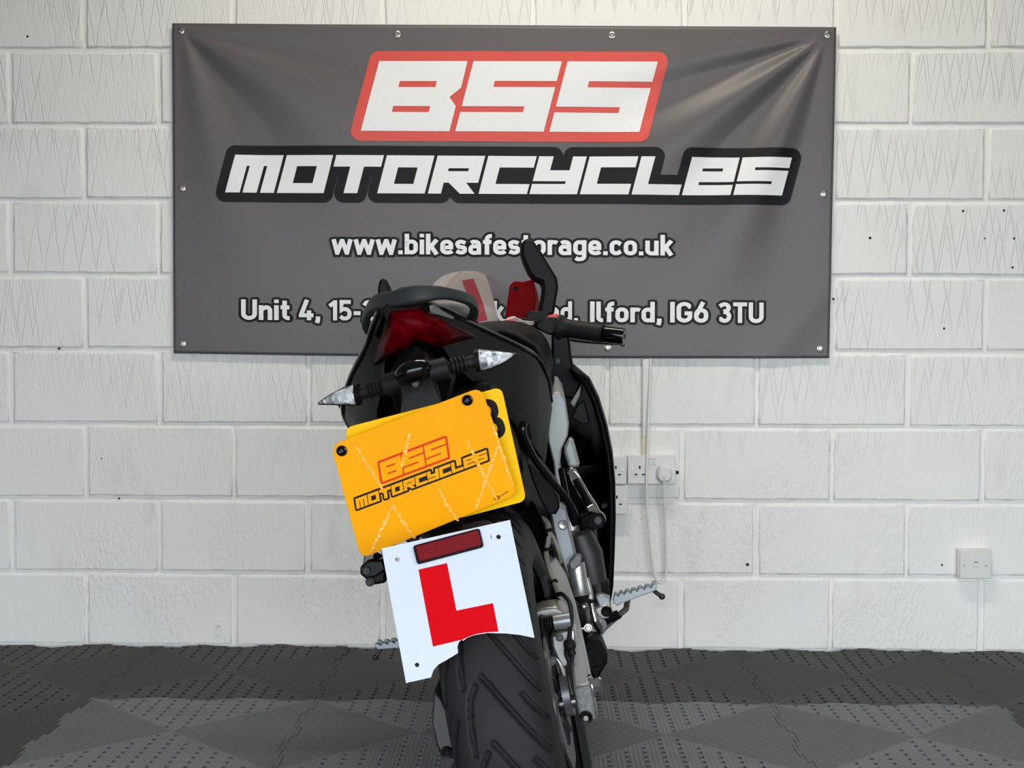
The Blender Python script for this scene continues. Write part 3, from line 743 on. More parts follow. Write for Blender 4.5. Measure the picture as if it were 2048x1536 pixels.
# trunking and cable
tx0 = (0.3162, 0.8815); tx1 = (0.3389, 0.588)
tr = empty('conduit', ((tx0[0]+tx1[0])/2, WALL_Y, tx1[1])); tag(tr, 'white vertical conduit running down the wall to the sockets', 'conduit')
wT = .021; hT = tx0[1]-.003-tx1[1]
MB().box((0, -.009, (hT+.055)/2), (wT, .018, hT-.055)).build('channel', M['pvc'], tr, bev=.003)
MB().box((0, -.0085, .03), (wT*.92, .017, .062)).build('coupler', M['pvc_warm'], tr, bev=.002)
cab = [(0.3803, 0.5157), (0.382, 0.4739), (0.386, 0.3985), (0.3898, 0.3083), (0.3916, 0.2483), (0.3857, 0.2186), (0.3721, 0.2099), (0.3584, 0.2266), (0.3475, 0.2793), (0.3379, 0.3692), (0.3315, 0.4439), (0.3296, 0.5185), (0.3324, 0.6077), (0.3353, 0.7117), (0.3393, 0.8161), (0.3408, 0.8727), (0.3408, 0.8772)]
offs = [.050, .046, .034, .028, .026, .028, .030, .032, .034, .036, .037, .040, .036, .030, .024, .020, .020]
pth = smooth_path([(p[0], WALL_Y-o, p[1]) for p, o in zip(cab, offs)], 6)
c0 = empty('power_cable', (cab[6][0], WALL_Y, cab[6][1])); tag(c0, 'white mains cable looping down from the plug and up to the banner', 'cable')
MB().tube([p-c0.location for p in pth], .0036, 10).build('cable_sheath', M['cable'], c0)
MB().lathe(Vector(pth[0])-c0.location+Vector((0, 0, -.004)), (0, 0, 1), [(.0037, 0), (.0055, .006), (.007, .02), (.0001, .021)], 12).build('strain_relief', M['pvc'], c0)
# telephone socket
e, w, h = fitting('telephone_socket', 'small white telephone socket box low on the right of the wall', 'socket', [(1.2566, 0.3169), (1.354, 0.2292)], .03)
local_box('back_box', (0, -.012, 0), (w*.94, .024, h*.96), M['pvc'], e)
f = local_box('face_plate', (.004, -.028, -.002), (w*.95, .008, h*.96), M['pvc'], e, .002)
for sx in (-.03, .034): screw_head(f, sx, -.005, .032)
MB().box((.004, -.0322, -.004), (.018, .0016, .012)).build('jack_shutter', M['pvc'], f, bev=.0006)
MB().box((.004, -.0322, .005), (.012, .0012, .002)).build('jack_slot', M['hole'], f, sm=False)
MB().box((.022, -.0322, .036), (.022, .0008, .010)).build('sticker', M['pvc_warm'], f, sm=False)
# painted-over saddle clip
sx, sz = (-0.9598, 0.0632)
e = empty('pipe_clip', (sx, WALL_Y, sz)); tag(e, 'painted-over pipe clip fixed low on the left of the wall', 'clip')
cp = MB().prism([(x, 0, z) for x, z in rr(-.0095, -.027, .0095, .027, .009)], (0, -.004, 0)).build('strap', M['paint'], e, bev=.0012)
MB().lathe((0, -.004, .004), (0, -1, 0), [(.0001, .003), (.006, .003), (.0075, 0)], 14).build('boss', M['paint'], e)
MB().lathe((.001, -.0065, .004), (0, -1, 0), [(.0001, .001), (.0026, .0009), (.003, 0)], 10).build('screw', M['steel'], e)

# ------------------------------------------------------------------ the motorcycle (own frame: x right, y forward, z up)
import numpy as np
bike = empty('motorcycle', (.045, 2.14, .002), (0, -math.radians(13), -math.radians(3)))
tag(bike, 'black sports motorcycle on its side stand with orange trade plate and red L plate', 'motorcycle')
XC = -.015
def mir(p): return (2*XC-p[0], p[1], p[2])
def part(mb, name, m, parent=None, bev=None, ang=35, label=None, sm=True):
    o = mb.build(name, M[m], parent or bike, bev=bev, ang=ang, sm=sm)
    if label: o['label'] = label
    return o
def bolt(parent, c, axis, r=.005, m='steel', name='bolt', hexn=6):
    a = V3(axis).normalized(); mb = MB().lathe(c, a, [(.0001, r*.7), (r*.85, r*.7), (r, r*.55), (r, 0)], hexn)
    mb.lathe(V3(c), a, [(r*1.35, 0), (r*1.35, r*.2), (r*.3, r*.22)], 14)
    return mb.build(name, M[m], parent, ang=20)

# ---- wheels
def wheel(parent_name, cx, cy, cz, R, hw, treads, rim_r, label=None):
    w = empty(parent_name, (0, 0, 0)); w.parent = bike
    nphi, nv = (1020, 84) if treads else (160, 24)
    ph = np.linspace(0, 2*PI, nphi, endpoint=False); v = np.linspace(-1, 1, nv)
    drop = .052*np.abs(v)**2.3
    x = hw*np.sin(v*PI/2*.92)/math.sin(PI/2*.92)
    S, Xg = np.meshgrid(ph*R, x, indexing='ij'); dep = np.zeros_like(S)
    if treads:
        per = 2*PI*R/22
        curves = [[(0, -.008), (.016, .002), (.045, .019), (.08, .040), (.125, .066)], [(.035, .044), (.055, .055), (.075, .068)],
                  [(.012, -.018), (.028, -.028), (.06, -.034), (.105, -.036)], [(.055, -.054), (.08, -.062), (.12, -.068)]]
        for c in curves:
            for i in range(len(c)-1):
                for k in range(-2, 24):
                    ax_, ay_ = c[i][0]+k*per, c[i][1]; bx_, by_ = c[i+1][0]+k*per, c[i+1][1]
                    lo = max(0, int((ax_-.012)/(R*2*PI)*nphi)); hi = min(nphi, int((bx_+.012)/(R*2*PI)*nphi)+1)
                    if hi <= lo: continue
                    s_, x_ = S[lo:hi], Xg[lo:hi]; dx, dy = bx_-ax_, by_-ay_
                    t = np.clip(((s_-ax_)*dx+(x_-ay_)*dy)/(dx*dx+dy*dy), 0, 1)
                    d = np.hypot(s_-ax_-t*dx, x_-ay_-t*dy)
                    dep[lo:hi] = np.maximum(dep[lo:hi], np.clip((.0040-d)/.0013, 0, 1)*.0105)
    rad = R-drop[None, :]-dep
    # sidewalls
    side = [(1.0, .066), (1.035, .075), (1.0, .088), (.86, .097)]
    xs = [-hw*s for s, _ in side[::-1]]+list(x)+[hw*s for s, _ in side]
    n2 = len(side); RR = np.zeros((nphi, nv+2*n2)); RR[:, n2:n2+nv] = rad
    for i, (s, dr) in enumerate(side): RR[:, n2+nv+i] = R-dr; RR[:, n2-1-i] = R-dr
    nt = nv+2*n2; vs = []
    for i in range(nphi):
        # angle measured so that the pattern runs down the rear of the tyre
        sa, ca = math.sin(ph[i]), math.cos(ph[i])
        for j in range(nt): r = RR[i, j]; vs.append((cx+xs[j], cy-r*sa, cz+r*ca))
    fs = []
    for i in range(nphi):
        a = i*nt; b = ((i+1) % nphi)*nt
        for j in range(nt-1): fs.append([a+j, b+j, b+j+1, a+j+1])
    me = mesh('tyre', vs, fs); fixn(me); ty = put('tyre', me, M['tyre'], w, smooth=True)
    rw = hw*.86; ro = R-.095
    rim = MB().lathe((cx, cy, cz), (1, 0, 0), [(ro+.004, -rw), (ro-.004, -rw+.006), (ro-.03, -rw*.55), (ro-.034, 0), (ro-.03, rw*.55), (ro-.004, rw-.006), (ro+.004, rw), (ro+.001, rw-.001), (ro-.012, rw*.5), (ro-.02, 0), (ro-.012, -rw*.5), (ro+.001, -rw+.001), (ro+.004, -rw)], 64)
    for k in range(6):
        a0 = 2*PI*k/6
        for da in (-.16, .16):
            p = lambda r, a: (cx, cy-r*math.sin(a), cz+r*math.cos(a))
            rim.tube([p(.035, a0+da*.5), p(.12, a0+da), p(ro-.025, a0+da*1.25)], [.017, .012, .012], 8, squash=(1, .8))
    rim.lathe((cx, cy, cz), (1, 0, 0), [(.014, -rw*.9), (.036, -rw*.9), (.045, 0), (.036, rw*.9), (.014, rw*.9)], 28)
    rim.build('rim', M['gloss_black'], w)
    return w
rear = wheel('rear_wheel', .008, 0, .332, .325, .074, True, .23)
front = wheel('front_wheel', -.01, 1.36, .305, .30, .055, False, .21)
WX, WZ = .008, .332
# brake discs
def disc(parent, x, cy, cz, ro, ri, nh, nm='brake_disc'):
    holes = []
    outer = [(ro*math.cos(2*PI*i/72)*(1+.025*math.sin(9*2*PI*i/72)), ro*math.sin(2*PI*i/72)*(1+.025*math.sin(9*2*PI*i/72))) for i in range(72)]
    inner = [(ri*math.cos(2*PI*i/40), ri*math.sin(2*PI*i/40)) for i in range(40)]
    holes.append(inner)
    for k in range(nh):
        a = 2*PI*k/nh; r = ri+(ro-ri)*(.3+.4*((k*2) % 3)/2); holes.append([(r*math.cos(a)+.0048*math.cos(t), r*math.sin(a)+.0048*math.sin(t)) for t in [2*PI*i/8 for i in range(8)]])
    mb = MB()
    for xx in (x-.0022, x+.0022):
        v, f = cdt(outer, holes, lambda p: (xx, cy+p[0], cz+p[1])); mb.add(v, f)
    for lp in [outer]+holes:
        n = len(lp); mb.add([(x-.0022, cy+p[0], cz+p[1]) for p in lp]+[(x+.0022, cy+p[0], cz+p[1]) for p in lp], [[i, (i+1) % n, (i+1) % n+n, i+n] for i in range(n)])
    d = mb.build(nm, M['disc'], parent)
    c = MB()
    for k in range(5):
        a = 2*PI*k/5+.3; c.tube([(x-.004, cy+.04*math.cos(a), cz+.04*math.sin(a)), (x-.002, cy+(ri+.004)*math.cos(a), cz+(ri+.004)*math.sin(a))], .008, 8)
    c.lathe((x-.012, cy, cz), (1, 0, 0), [(.018, 0), (.046, 0), (.046, .01), (.018, .012)], 28)
    c.build('disc_carrier', M['dark_metal'], parent)
    return d
disc(rear, .072, 0, .338, .108, .070, 24)
disc(front, .055, 1.36, .305, .14, .095, 30)
tr_ = MB(); 
for k in range(44):
    a = 2*PI*k/44; tr_.box((WX-.085, .098*math.cos(a), WZ+.098*math.sin(a)), (.006, .008, .008), Matrix.Rotation(a, 3, 'X'))
tr_.lathe((WX-.088, 0, WZ), (1, 0, 0), [(.03, 0), (.096, 0), (.096, .006), (.03, .006), (.03, 0)], 44)
part(tr_, 'sprocket', 'steel', rear)
ch = MB()
for s in (-1, 1):
    p0 = Vector((WX-.085, 0, WZ+s*.098)); p1 = Vector((WX-.085, .52, .42+s*.045))
    n = 36
    for i in range(n):
        c = p0.lerp(p1, i/n); ch.box(c, (.014 if i % 2 else .018, .017, .014), Matrix.Rotation(math.atan2(p1.z-p0.z, p1.y-p0.y), 3, 'X'))
part(ch, 'drive_chain', 'dark_metal', None, ang=20)

# ---- swingarm
sw = empty('swingarm'); sw.parent = bike
L_ = [(0.1048, -0.092, 0.375), (0.1043, 0.0, 0.4014), (0.0999, 0.1, 0.4431), (0.0918, 0.18, 0.4816), (0.0824, 0.25, 0.5164), (0.0757, 0.3, 0.5376)]
R_ = [(0.1323, -0.092, 0.3755), (0.1303, 0.0, 0.3935), (0.1244, 0.1, 0.4191), (0.1201, 0.18, 0.4578), (0.11, 0.25, 0.5014), (0.0914, 0.3, 0.537)]
hts = [.058, .062, .068, .072, .076, .078]
secs = []
for a, b, h in zip(L_, R_, hts): secs.append([a, b, (b[0], b[1], b[2]-h), (a[0], a[1], a[2]-h)])
secs.append([(p[0], .42, .46+(.03 if i < 2 else -.06)) for i, p in enumerate(secs[-1])]); secs.append([(p[0]*.9, .52, .43+(.03 if i < 2 else -.05)) for i, p in enumerate(secs[-1])])
part(MB().loft(secs), 'right_arm', 'silver', sw, bev=.005)
ec = [(0.1043, -0.094, 0.3756), (0.1324, -0.094, 0.376), (0.1314, -0.094, 0.3199), (0.1026, -0.094, 0.3165)]
part(MB().prism(ec, (0, .028, 0)), 'arm_end', 'alu_rough', sw, bev=.004)
ac = (0.1146, -0.096, 0.3279)
part(MB().lathe(ac, (0, -1, 0), [(.0001, .001), (.004, .001), (.0045, .004), (.0095, .0045), (.0105, 0)], 20), 'adjuster_screw', 'gloss_black', sw)
part(MB().lathe(ac, (0, -1, 0), [(.0001, .005), (.0042, .005), (.0045, .001)], 6), 'adjuster_socket', 'steel', sw)
nt_ = (0.132, -0.0642, 0.3654)
axn = MB().lathe((nt_[0], nt_[1], nt_[2]), (1, 0, 0), [(.017, -.004), (.017, .003), (.012, .0035), (.012, .013), (.009, .016), (.0001, .016)], 6)
axn.lathe((nt_[0], nt_[1], nt_[2]), (1, 0, 0), [(.019, -.002), (.019, .002), (.012, .0025)], 24)
part(axn, 'axle_nut', 'chrome', sw, ang=20)
part(MB().cyl((-.125, 0, WZ), (.125, 0, WZ), .010, 16), 'axle', 'steel', sw)
# left arm
lo = [(-0.1066, -0.08, 0.4145), (-0.0979, -0.08, 0.3968), (-0.0942, -0.09, 0.3655), (-0.0918, -0.09, 0.3413), (-0.0952, -0.092, 0.3047), (-0.1166, -0.092, 0.3082), (-0.1207, -0.092, 0.332), (-0.1197, -0.09, 0.3652), (-0.116, -0.085, 0.3844)]
secs = [lo]+[[(p[0]+dx, p[1]+dy, p[2]+dz) for p in lo] for dx, dy, dz in ((.003, .10, .006), (.015, .30, .05), (.03, .50, .09))]
part(MB().loft(secs), 'left_arm', 'dark_metal', sw, bev=.004)
ac = (-0.1068, -0.096, 0.3177)
part(MB().lathe(ac, (0, -1, 0), [(.0001, .001), (.004, .001), (.0045, .004), (.009, .0045), (.010, -.004)], 20), 'adjuster_screw', 'gloss_black', sw)
part(MB().tube([(-.1, .50, .42), (.11, .50, .42)], .03, 16), 'pivot_tube', 'dark_metal', sw)
part(MB().box((0, .42, .45), (.19, .03, .07)), 'cross_brace', 'dark_metal', sw, bev=.006)
# wheel hugger
hg = []
for px in [(0.0388, 0.16, 0.6549), (0.0541, 0.15, 0.6264), (0.0683, 0.14, 0.5897), (0.0789, 0.14, 0.5483), (0.0812, 0.15, 0.5068), (0.0805, 0.16, 0.4745)]:
    hg.append(px)
secs = []
for p in hg: secs.append([(p[0]-.009, p[1], p[2]), (p[0], p[1]-.002, p[2]+.002), (p[0]+.001, p[1]+.05, p[2]+.002), (p[0]-.012, p[1]+.05, p[2])])
part(MB().loft(secs), 'hugger_edge', 'grab', sw, bev=.001)
secs = []
for i in range(9):
    a = math.radians(-8+9*i); r = .352
    secs.append([(WX+.088*s, r*math.sin(a)+.0, WZ+r*math.cos(a)-.025*(abs(s) > .9)) for s in (-1, -.9, -.45, 0, .45, .9, 1)])
hu = MB().loft(secs, closed=False, cap=False); hu = part(hu, 'hugger', 'deep_black', sw); hu.modifiers.new('s', 'SOLIDIFY').thickness = .003

# ---- rear brake
cal = empty('rear_brake_caliper'); cal.parent = bike
part(MB().prism([(0.0584, 0.02, 0.4816), (0.0739, 0.02, 0.4841), (0.0982, 0.02, 0.4822), (0.1062, 0.02, 0.4739), (0.1103, 0.02, 0.4664), (0.1178, 0.02, 0.4632), (0.1162, 0.02, 0.4561), (0.0874, 0.02, 0.4638), (0.0755, 0.02, 0.4622), (0.0645, 0.02, 0.4572), (0.0541, 0.02, 0.4478)], (0, .07, 0)), 'caliper_body', 'alu', cal, bev=.004)
part(MB().prism([(0.08, 0.0, 0.4417), (0.0958, 0.0, 0.4465), (0.1218, 0.0, 0.4459), (0.1181, 0.0, 0.4189), (0.103, 0.0, 0.3992), (0.0985, 0.0, 0.3862), (0.087, 0.0, 0.3862), (0.0812, 0.0, 0.4038), (0.0783, 0.0, 0.4232)], (0, .05, 0)), 'caliper_housing', 'alu', cal, bev=.005)
part(MB().cyl((0.091, 0.0, 0.4615), (0.1176, 0.0, 0.4599), .0125, 20), 'piston_cylinder', 'silver', cal)
bt = MB(); a_, b_ = V3((0.0764, 0.0, 0.4621)), V3((0.0918, 0.0, 0.4613))
for i in range(4): c = a_.lerp(b_, i/4); bt.lathe(c, b_-a_, [(.008, 0), (.0125, .002), (.0125, .0035), (.008, .0045)], 18)
part(bt, 'rubber_boot', 'rubber', cal)
part(MB().prism([(0.07, -0.005, 0.4759), (0.0782, -0.005, 0.4726), (0.0767, -0.005, 0.4516), (0.0788, -0.005, 0.4283), (0.0736, -0.005, 0.4196), (0.0653, -0.005, 0.4263), (0.0656, -0.005, 0.4491)], (0, .03, 0)), 'pad_plate', 'deep_black', cal, bev=.002)
part(MB().prism([(0.0772, 0.0, 0.4112), (0.0874, 0.0, 0.4025), (0.0948, 0.0, 0.3845), (0.0929, 0.0, 0.3653), (0.0927, 0.0, 0.3424), (0.0897, 0.0, 0.3332), (0.0838, 0.0, 0.3393), (0.0841, 0.0, 0.3622), (0.0813, 0.0, 0.3898)], (0, .03, 0)), 'torque_bracket', 'alu', cal, bev=.004)
rg_ = (0.0853, 0.0, 0.3423)
part(MB().lathe((rg_[0], .01, rg_[2]), (1, 0, .0), [(.024, -.006), (.034, -.006), (.034, .006), (.024, .006), (.024, -.006)], 28), 'bracket_ring', 'silver', cal)
for q in [(0.0946, -0.004, 0.437), (0.0746, -0.004, 0.4028)]: bolt(cal, q, (.3, -1, .1), .005, 'dark_metal')
part(MB().lathe((0.108, -0.012, 0.427), (0.1, -.3, -1), [(.0001, -.006), (.007, -.005), (.0095, 0), (.0095, .008), (.006, .012), (.006, .02), (.0001, .021)], 16), 'hose_union', 'rubber', cal)
hp = smooth_path([(0.0957, 0.1, 0.4851), (0.1092, 0.06, 0.4931), (0.12, 0.03, 0.4814), (0.12, 0.0, 0.4635), (0.1135, -0.008, 0.4445), (0.1084, -0.012, 0.4285)])
part(MB().tube(hp, .0035, 10), 'brake_hose', 'rubber', cal)
hp = smooth_path([(0.1042, -0.012, 0.4245), (0.1003, -0.012, 0.4107), (0.1025, -0.012, 0.3989)])
part(MB().tube(hp, .004, 10), 'sensor_lead', 'rubber', cal)
part(MB().tube(smooth_path([(0.1097, -0.012, 0.4234), (0.1085, -0.012, 0.4074), (0.1052, -0.012, 0.3967)]), .004, 10), 'sensor_lead', 'rubber', cal)
# brake lines along the arm
bl = empty('brake_line'); bl.parent = bike
part(MB().tube(smooth_path([(0.0817, 0.26, 0.6001), (0.0936, 0.25, 0.5979), (0.0997, 0.24, 0.5825), (0.0924, 0.235, 0.5575), (0.0849, 0.23, 0.5391), (0.0862, 0.21, 0.5132), (0.0916, 0.18, 0.4922), (0.0976, 0.14, 0.4772)]), .0046, 10), 'hose', 'hose', bl)
part(MB().tube(smooth_path([(0.0733, 0.3, 0.5847), (0.0883, 0.3, 0.5768), (0.0985, 0.3, 0.556), (0.1031, 0.3, 0.5271), (0.1019, 0.31, 0.5071)]), .004, 10), 'hose', 'hose', bl)
for c, d in zip([(0.0986, 0.238, 0.5775), (0.0882, 0.232, 0.5462), (0.0911, 0.185, 0.495), (0.096, 0.145, 0.4783)], ((0, -.2, -1), (-.1, -.2, -1), (.3, -.4, -1), (.3, -.4, -1))):
    part(MB().lathe(c, d, [(.0048, -.003), (.0068, -.003), (.0068, .003), (.0048, .003), (.0048, -.003)], 14), 'cable_tie', 'deep_black', bl)

# ---- tail
tl = empty('tail_unit'); tl.parent = bike
Yr = [-.10, -.05, .0, .12, .25, .35, .43, .50]
XR = [.013, .027, .041, .071, .115, .139, .146, .140]; ZR = [1.000, .988, .975, .947, .909, .882, .842, .79]
XL = [-.056, -.080, -.104, -.158, -.206, -.236, -.245, -.238]; ZL = [.999, .980, .957, .923, .890, .858, .826, .78]
ZB = [.975, .94, .90, .85, .775, .72, .69, .68]
secs = []
for y, xr, zr, xl, zl, zb in zip(Yr, XR, ZR, XL, ZL, ZB):
    m = (xl+xr)/2; w = (xr-xl)/2; zt = (zl+zr)/2
    secs.append([(xl, y, zl), (m-w*.6, y, zl+.010), (m, y, zt+.014), (m+w*.6, y, zr+.010), (xr, y, zr), (xr-.001, y, zr-.012), (m+w*.84, y, zb+.02), (m+w*.78, y, zb), (m, y, zb+.01), (m-w*.78, y, zb), (m-w*.84, y, zb+.02), (xl+.001, y, zl-.012)])
part(MB().loft(secs), 'tail_cowl', 'satin_black', tl, bev=.003)
# raised edge strips of the cowl
for X_, Z_ in ((XR, ZR), (XL, ZL)):
    P = [(x, y-.003, z+.002) for x, y, z in zip(X_, Yr, Z_)]
    part(MB().tube(smooth_path(P, 3), .0042, 8), 'cowl_edge', 'gloss_black', tl)
# grey seat cowl seen inside the grab rail
secs = [[(-0.0444, -0.08, 0.9846), (-0.0483, -0.08, 0.9918), (-0.0424, -0.08, 0.9999), (-0.0297, -0.08, 1.0033), (0.0041, -0.08, 1.0018), (0.0221, -0.08, 0.9977), (0.0238, -0.08, 0.991), (0.0184, -0.08, 0.9812)],
        [(-0.0741, 0.0, 0.9702), (-0.0819, 0.0, 0.9867), (-0.0759, 0.0, 0.9985), (-0.0605, 0.0, 1.008), (-0.0059, 0.0, 1.0086), (0.035, 0.0, 1.0), (0.0462, 0.0, 0.9917), (0.0405, 0.0, 0.9669)],
        [(-0.1025, 0.13, 0.9591), (-0.1159, 0.13, 0.9812), (-0.1092, 0.13, 1.0023), (-0.0929, 0.13, 1.016), (-0.0224, 0.13, 1.018), (0.047, 0.13, 1.0012), (0.0615, 0.13, 0.9883), (0.0576, 0.13, 0.9486)],
        [(-0.0899, 0.2, 0.9564), (-0.0985, 0.2, 0.9781), (-0.094, 0.2, 0.9976), (-0.0778, 0.2, 1.0091), (-0.0229, 0.2, 1.0126), (0.0323, 0.2, 0.9982), (0.0431, 0.2, 0.9868), (0.0409, 0.2, 0.9534)]]
part(MB().loft(secs), 'seat_cowl', 'cowl_grey', tl, bev=.003)
# tail lamp
A8 = [(-0.0332, -0.11, 0.9946), (0.0051, -0.11, 0.9873), (0.0689, -0.03, 0.934), (0.0162, -0.07, 0.9322), (-0.0016, -0.08, 0.9425), (-0.0109, -0.085, 0.947), (-0.0403, -0.07, 0.9364), (-0.0923, -0.03, 0.9255), (-0.0668, -0.06, 0.9575)]
cen = (-0.0105, -0.125, 0.9643)
mb = MB(); mid = [V3(cen).lerp(V3(p), .55)+Vector((0, -.006, 0)) for p in A8]
mb.add([cen]+mid+A8, [[0, i+1, (i+1) % 9+1] for i in range(9)]+[[i+1, i+10, (i+1) % 9+10, (i+1) % 9+1] for i in range(9)])
lampo = mb.build('tail_lamp', M['lamp_red'], tl, ang=60)
sd = lampo.modifiers.new('s', 'SOLIDIFY'); sd.thickness = .012; sd.offset = 0
for seg in ((1, 2), (2, 3), (3, 4), (6, 7)):
    part(MB().tube([A8[seg[0]], A8[seg[1]]], .0022, 6), 'lamp_rim', 'grab', lampo)
# housing behind the lamp
mb = MB(); B8 = [(p[0]*1.02, p[1]+.02, p[2]-.002) for p in A8]
part(MB().prism(B8, (0, .03, 0)), 'lamp_housing', 'deep_black', tl)
# under tail: dark panel and plate hanger
part(MB().loft([[(-0.0441, -0.06, 0.9372), (-0.0123, -0.09, 0.9379), (0.0011, -0.06, 0.9174), (0.022, -0.03, 0.8738), (-0.0171, 0.0, 0.8083), (-0.08, 0.0, 0.8223), (-0.0786, -0.03, 0.8965)], [(p[0], p[1]+.12, p[2]+.01) for p in [(-0.0441, -0.06, 0.9372), (-0.0123, -0.09, 0.9379), (0.0011, -0.06, 0.9174), (0.022, -0.03, 0.8738), (-0.0171, 0.0, 0.8083), (-0.08, 0.0, 0.8223), (-0.0786, -0.03, 0.8965)]]]), 'under_tail', 'deep_black', tl, bev=.004)
hgr = part(MB().loft([[(-0.0313, -0.14, 0.9175), (0.0046, -0.14, 0.9262), (0.0107, -0.13, 0.8979), (-0.0259, -0.14, 0.8872)], [(-0.0379, -0.19, 0.8911), (0.0136, -0.18, 0.9017), (0.0124, -0.18, 0.857), (-0.0385, -0.19, 0.8524)], [(-0.0392, -0.2, 0.8619), (0.0175, -0.2, 0.8677), (0.0245, -0.19, 0.8025), (-0.0365, -0.2, 0.8018)], [(-0.0561, -0.2, 0.8211), (0.0271, -0.2, 0.8248), (0.0209, -0.2, 0.7), (-0.0552, -0.2, 0.6943)]]), 'plate_hanger', 'matt_black', None, bev=.004)
bolt(hgr, (-0.0118, -0.2, 0.8802), (0, -1, 0), .004, 'dark_metal', hexn=12)
tri = part(MB().prism([(-0.0314, -0.11, 0.9173), (-0.0119, -0.1, 0.9369), (0.0018, -0.1, 0.9175), (0.0088, -0.11, 0.9082)], (0, .03, 0)), 'hanger_mount', 'matt_black', tl, bev=.001)
lamp2 = (-0.0113, -0.2, 0.8987)
part(MB().ball(lamp2, .028, 24, (1.0, .72, .60), Matrix.Rotation(math.radians(-8), 3, 'Y')), 'plate_light', 'gloss_black', None)
# grab rail
gp = [(-0.1045, 0.1, 0.9731), (-0.1077, 0.085, 0.9814), (-0.1063, 0.05, 0.9966), (-0.087, 0.0, 1.0117), (-0.0611, -0.05, 1.0179), (-0.0237, -0.1, 1.0122), (0.0102, -0.125, 1.0103), (0.0427, -0.115, 1.0056), (0.0676, -0.08, 0.9958), (0.0769, -0.02, 0.988), (0.0731, 0.05, 0.9772), (0.0591, 0.11, 0.9651)]
gpp = smooth_path(gp, 5); gr = [.0082+.0045*sst(14, 22, i)+.0012*sst(22, 29, i)-.0055*sst(29, 38, i) for i in range(len(gpp))]
part(MB().tube(gpp, gr, 16, squash=(1.0, .8), pw=.5), 'grab_rail', 'grab', tl, ang=22)
part(MB().loft([[(-0.0285, -0.1, 1.0257), (-0.0165, -0.1, 1.03), (0.0146, -0.12, 1.0226), (0.0441, -0.11, 1.0148), (0.0128, -0.13, 1.0088), (-0.022, -0.11, 1.016)], [(p[0], p[1]+.07, p[2]+.0) for p in [(-0.0285, -0.1, 1.0257), (-0.0165, -0.1, 1.03), (0.0146, -0.12, 1.0226), (0.0441, -0.11, 1.0148), (0.0128, -0.13, 1.0088), (-0.022, -0.11, 1.016)]]]), 'rail_bridge', 'grab', tl, bev=.005)

# ---- indicators
def indicator(bt, bb, tip, p1, p2, stalk0):
    e = empty('indicator'); e.parent = bike
    bt, bb, t = V3(bt), V3(bb), V3(tip); b = (bt+bb)/2; d = (t-b).normalized(); f = Vector((0, -1, 0)); hgt = (bt-bb).length/2
    def sec(s, grow=1.0):
        c0 = b.lerp(t, s); a1 = c0+(bt-b)*(1-s**p1); a2 = c0+(bb-b)*(1-s**p2); c = (a1+a2)/2; h = (a1-a2)*.5*grow; k = h.length/hgt
        return [c+h*math.copysign(abs(math.cos(a))**.8, math.cos(a))+f*.015*(k**.6)*math.sin(a)*grow for a in [2*PI*i/20 for i in range(20)]]
    part(MB().loft([sec(s) for s in (0, .12, .3, .5, .7, .86, .95, .995)]), 'lens', 'lens', e)
    part(MB().loft([[p-d*.005 for p in sec(0, 1.06)], [p+d*.002 for p in sec(0, 1.08)]]), 'lens_rim', 'deep_black', e)
    part(MB().loft([[p+Vector((0, .004, 0)) for p in sec(s, 1.03)] for s in (0, .3, .6, .9, .99)]), 'housing', 'deep_black', e)
    part(MB().loft([[p+f*.001 for p in sec(s, .55)] for s in (.1, .35, .6, .8)]), 'reflector', 'chrome', e)
    part(MB().tube([b.lerp(t, s)+(bt-b)*(1-s**p1)+f*.003 for s in (0, .2, .4, .6, .8, .97)], .0011, 6), 'lens_edge', 'chrome', e)
    part(MB().tube([b.lerp(t, s)+(bb-b)*(1-s**p2)+f*.003 for s in (0, .2, .4, .6, .8, .97)], .0011, 6), 'lens_edge', 'deep_black', e)
    s0 = V3(stalk0); p = MB(); v = (b-s0)
    p.lathe(s0, v, [(.0001, 0), (.016, .0), (.0165, v.length*.36), (.014, v.length*.38), (.009, v.length*.42)]+[q for i in range(4) for q in ((.0085, v.length*(.44+.08*i)), (.0125, v.length*(.46+.08*i)), (.0125, v.length*(.49+.08*i)), (.0085, v.length*(.51+.08*i)))]+[(.0095, v.length*.8), (.0095, v.length*1.0)], 20)
    part(p, 'stalk', 'rubber', e)
    return e
indicator((-0.1053, -0.16, 0.8988), (-0.1078, -0.16, 0.8682), (-0.1719, -0.14, 0.8832), 2.0, 1.0, (-0.0315, -0.18, 0.8894))
indicator((0.0833, -0.16, 0.9091), (0.0799, -0.16, 0.8774), (0.1375, -0.14, 0.8907), 1.0, 2.1, (0.0069, -0.18, 0.892))

# ---- plates
def rounded(corners, r, n=5):
    P = [V3(p) for p in corners]; out = []; m = len(P)
    for i in range(m):
        a = (P[i-1]-P[i]).normalized(); b = (P[(i+1) % m]-P[i]).normalized()
        p0 = P[i]+a*r; p1 = P[i]+b*r
        for k in range(n+1):
            t = k/n; out.append(p0*(1-t)**2+P[i]*2*t*(1-t)+p1*t*t)
    return out
def plane_frame(c):
    o = V3(c[3]); u = (V3(c[2])-V3(c[3])).normalized(); v = V3(c[0])-V3(c[3]); v = (v-u*v.dot(u)).normalized(); n = u.cross(v)
    if n.y > 0: n = -n
    return o, u, v, n
yc = [(-0.1225, -0.2258, 0.8404), (0.1111, -0.2268, 0.8481), (0.1083, -0.2066, 0.6801), (-0.1281, -0.2055, 0.6706)]
o_, u_, v_, n_ = plane_frame(yc)
yp = part(MB().prism(rounded(yc, .012), -n_*.003), 'number_plate', 'yellow', None, bev=.0008, label='yellow number plate mostly hidden behind the orange plate')
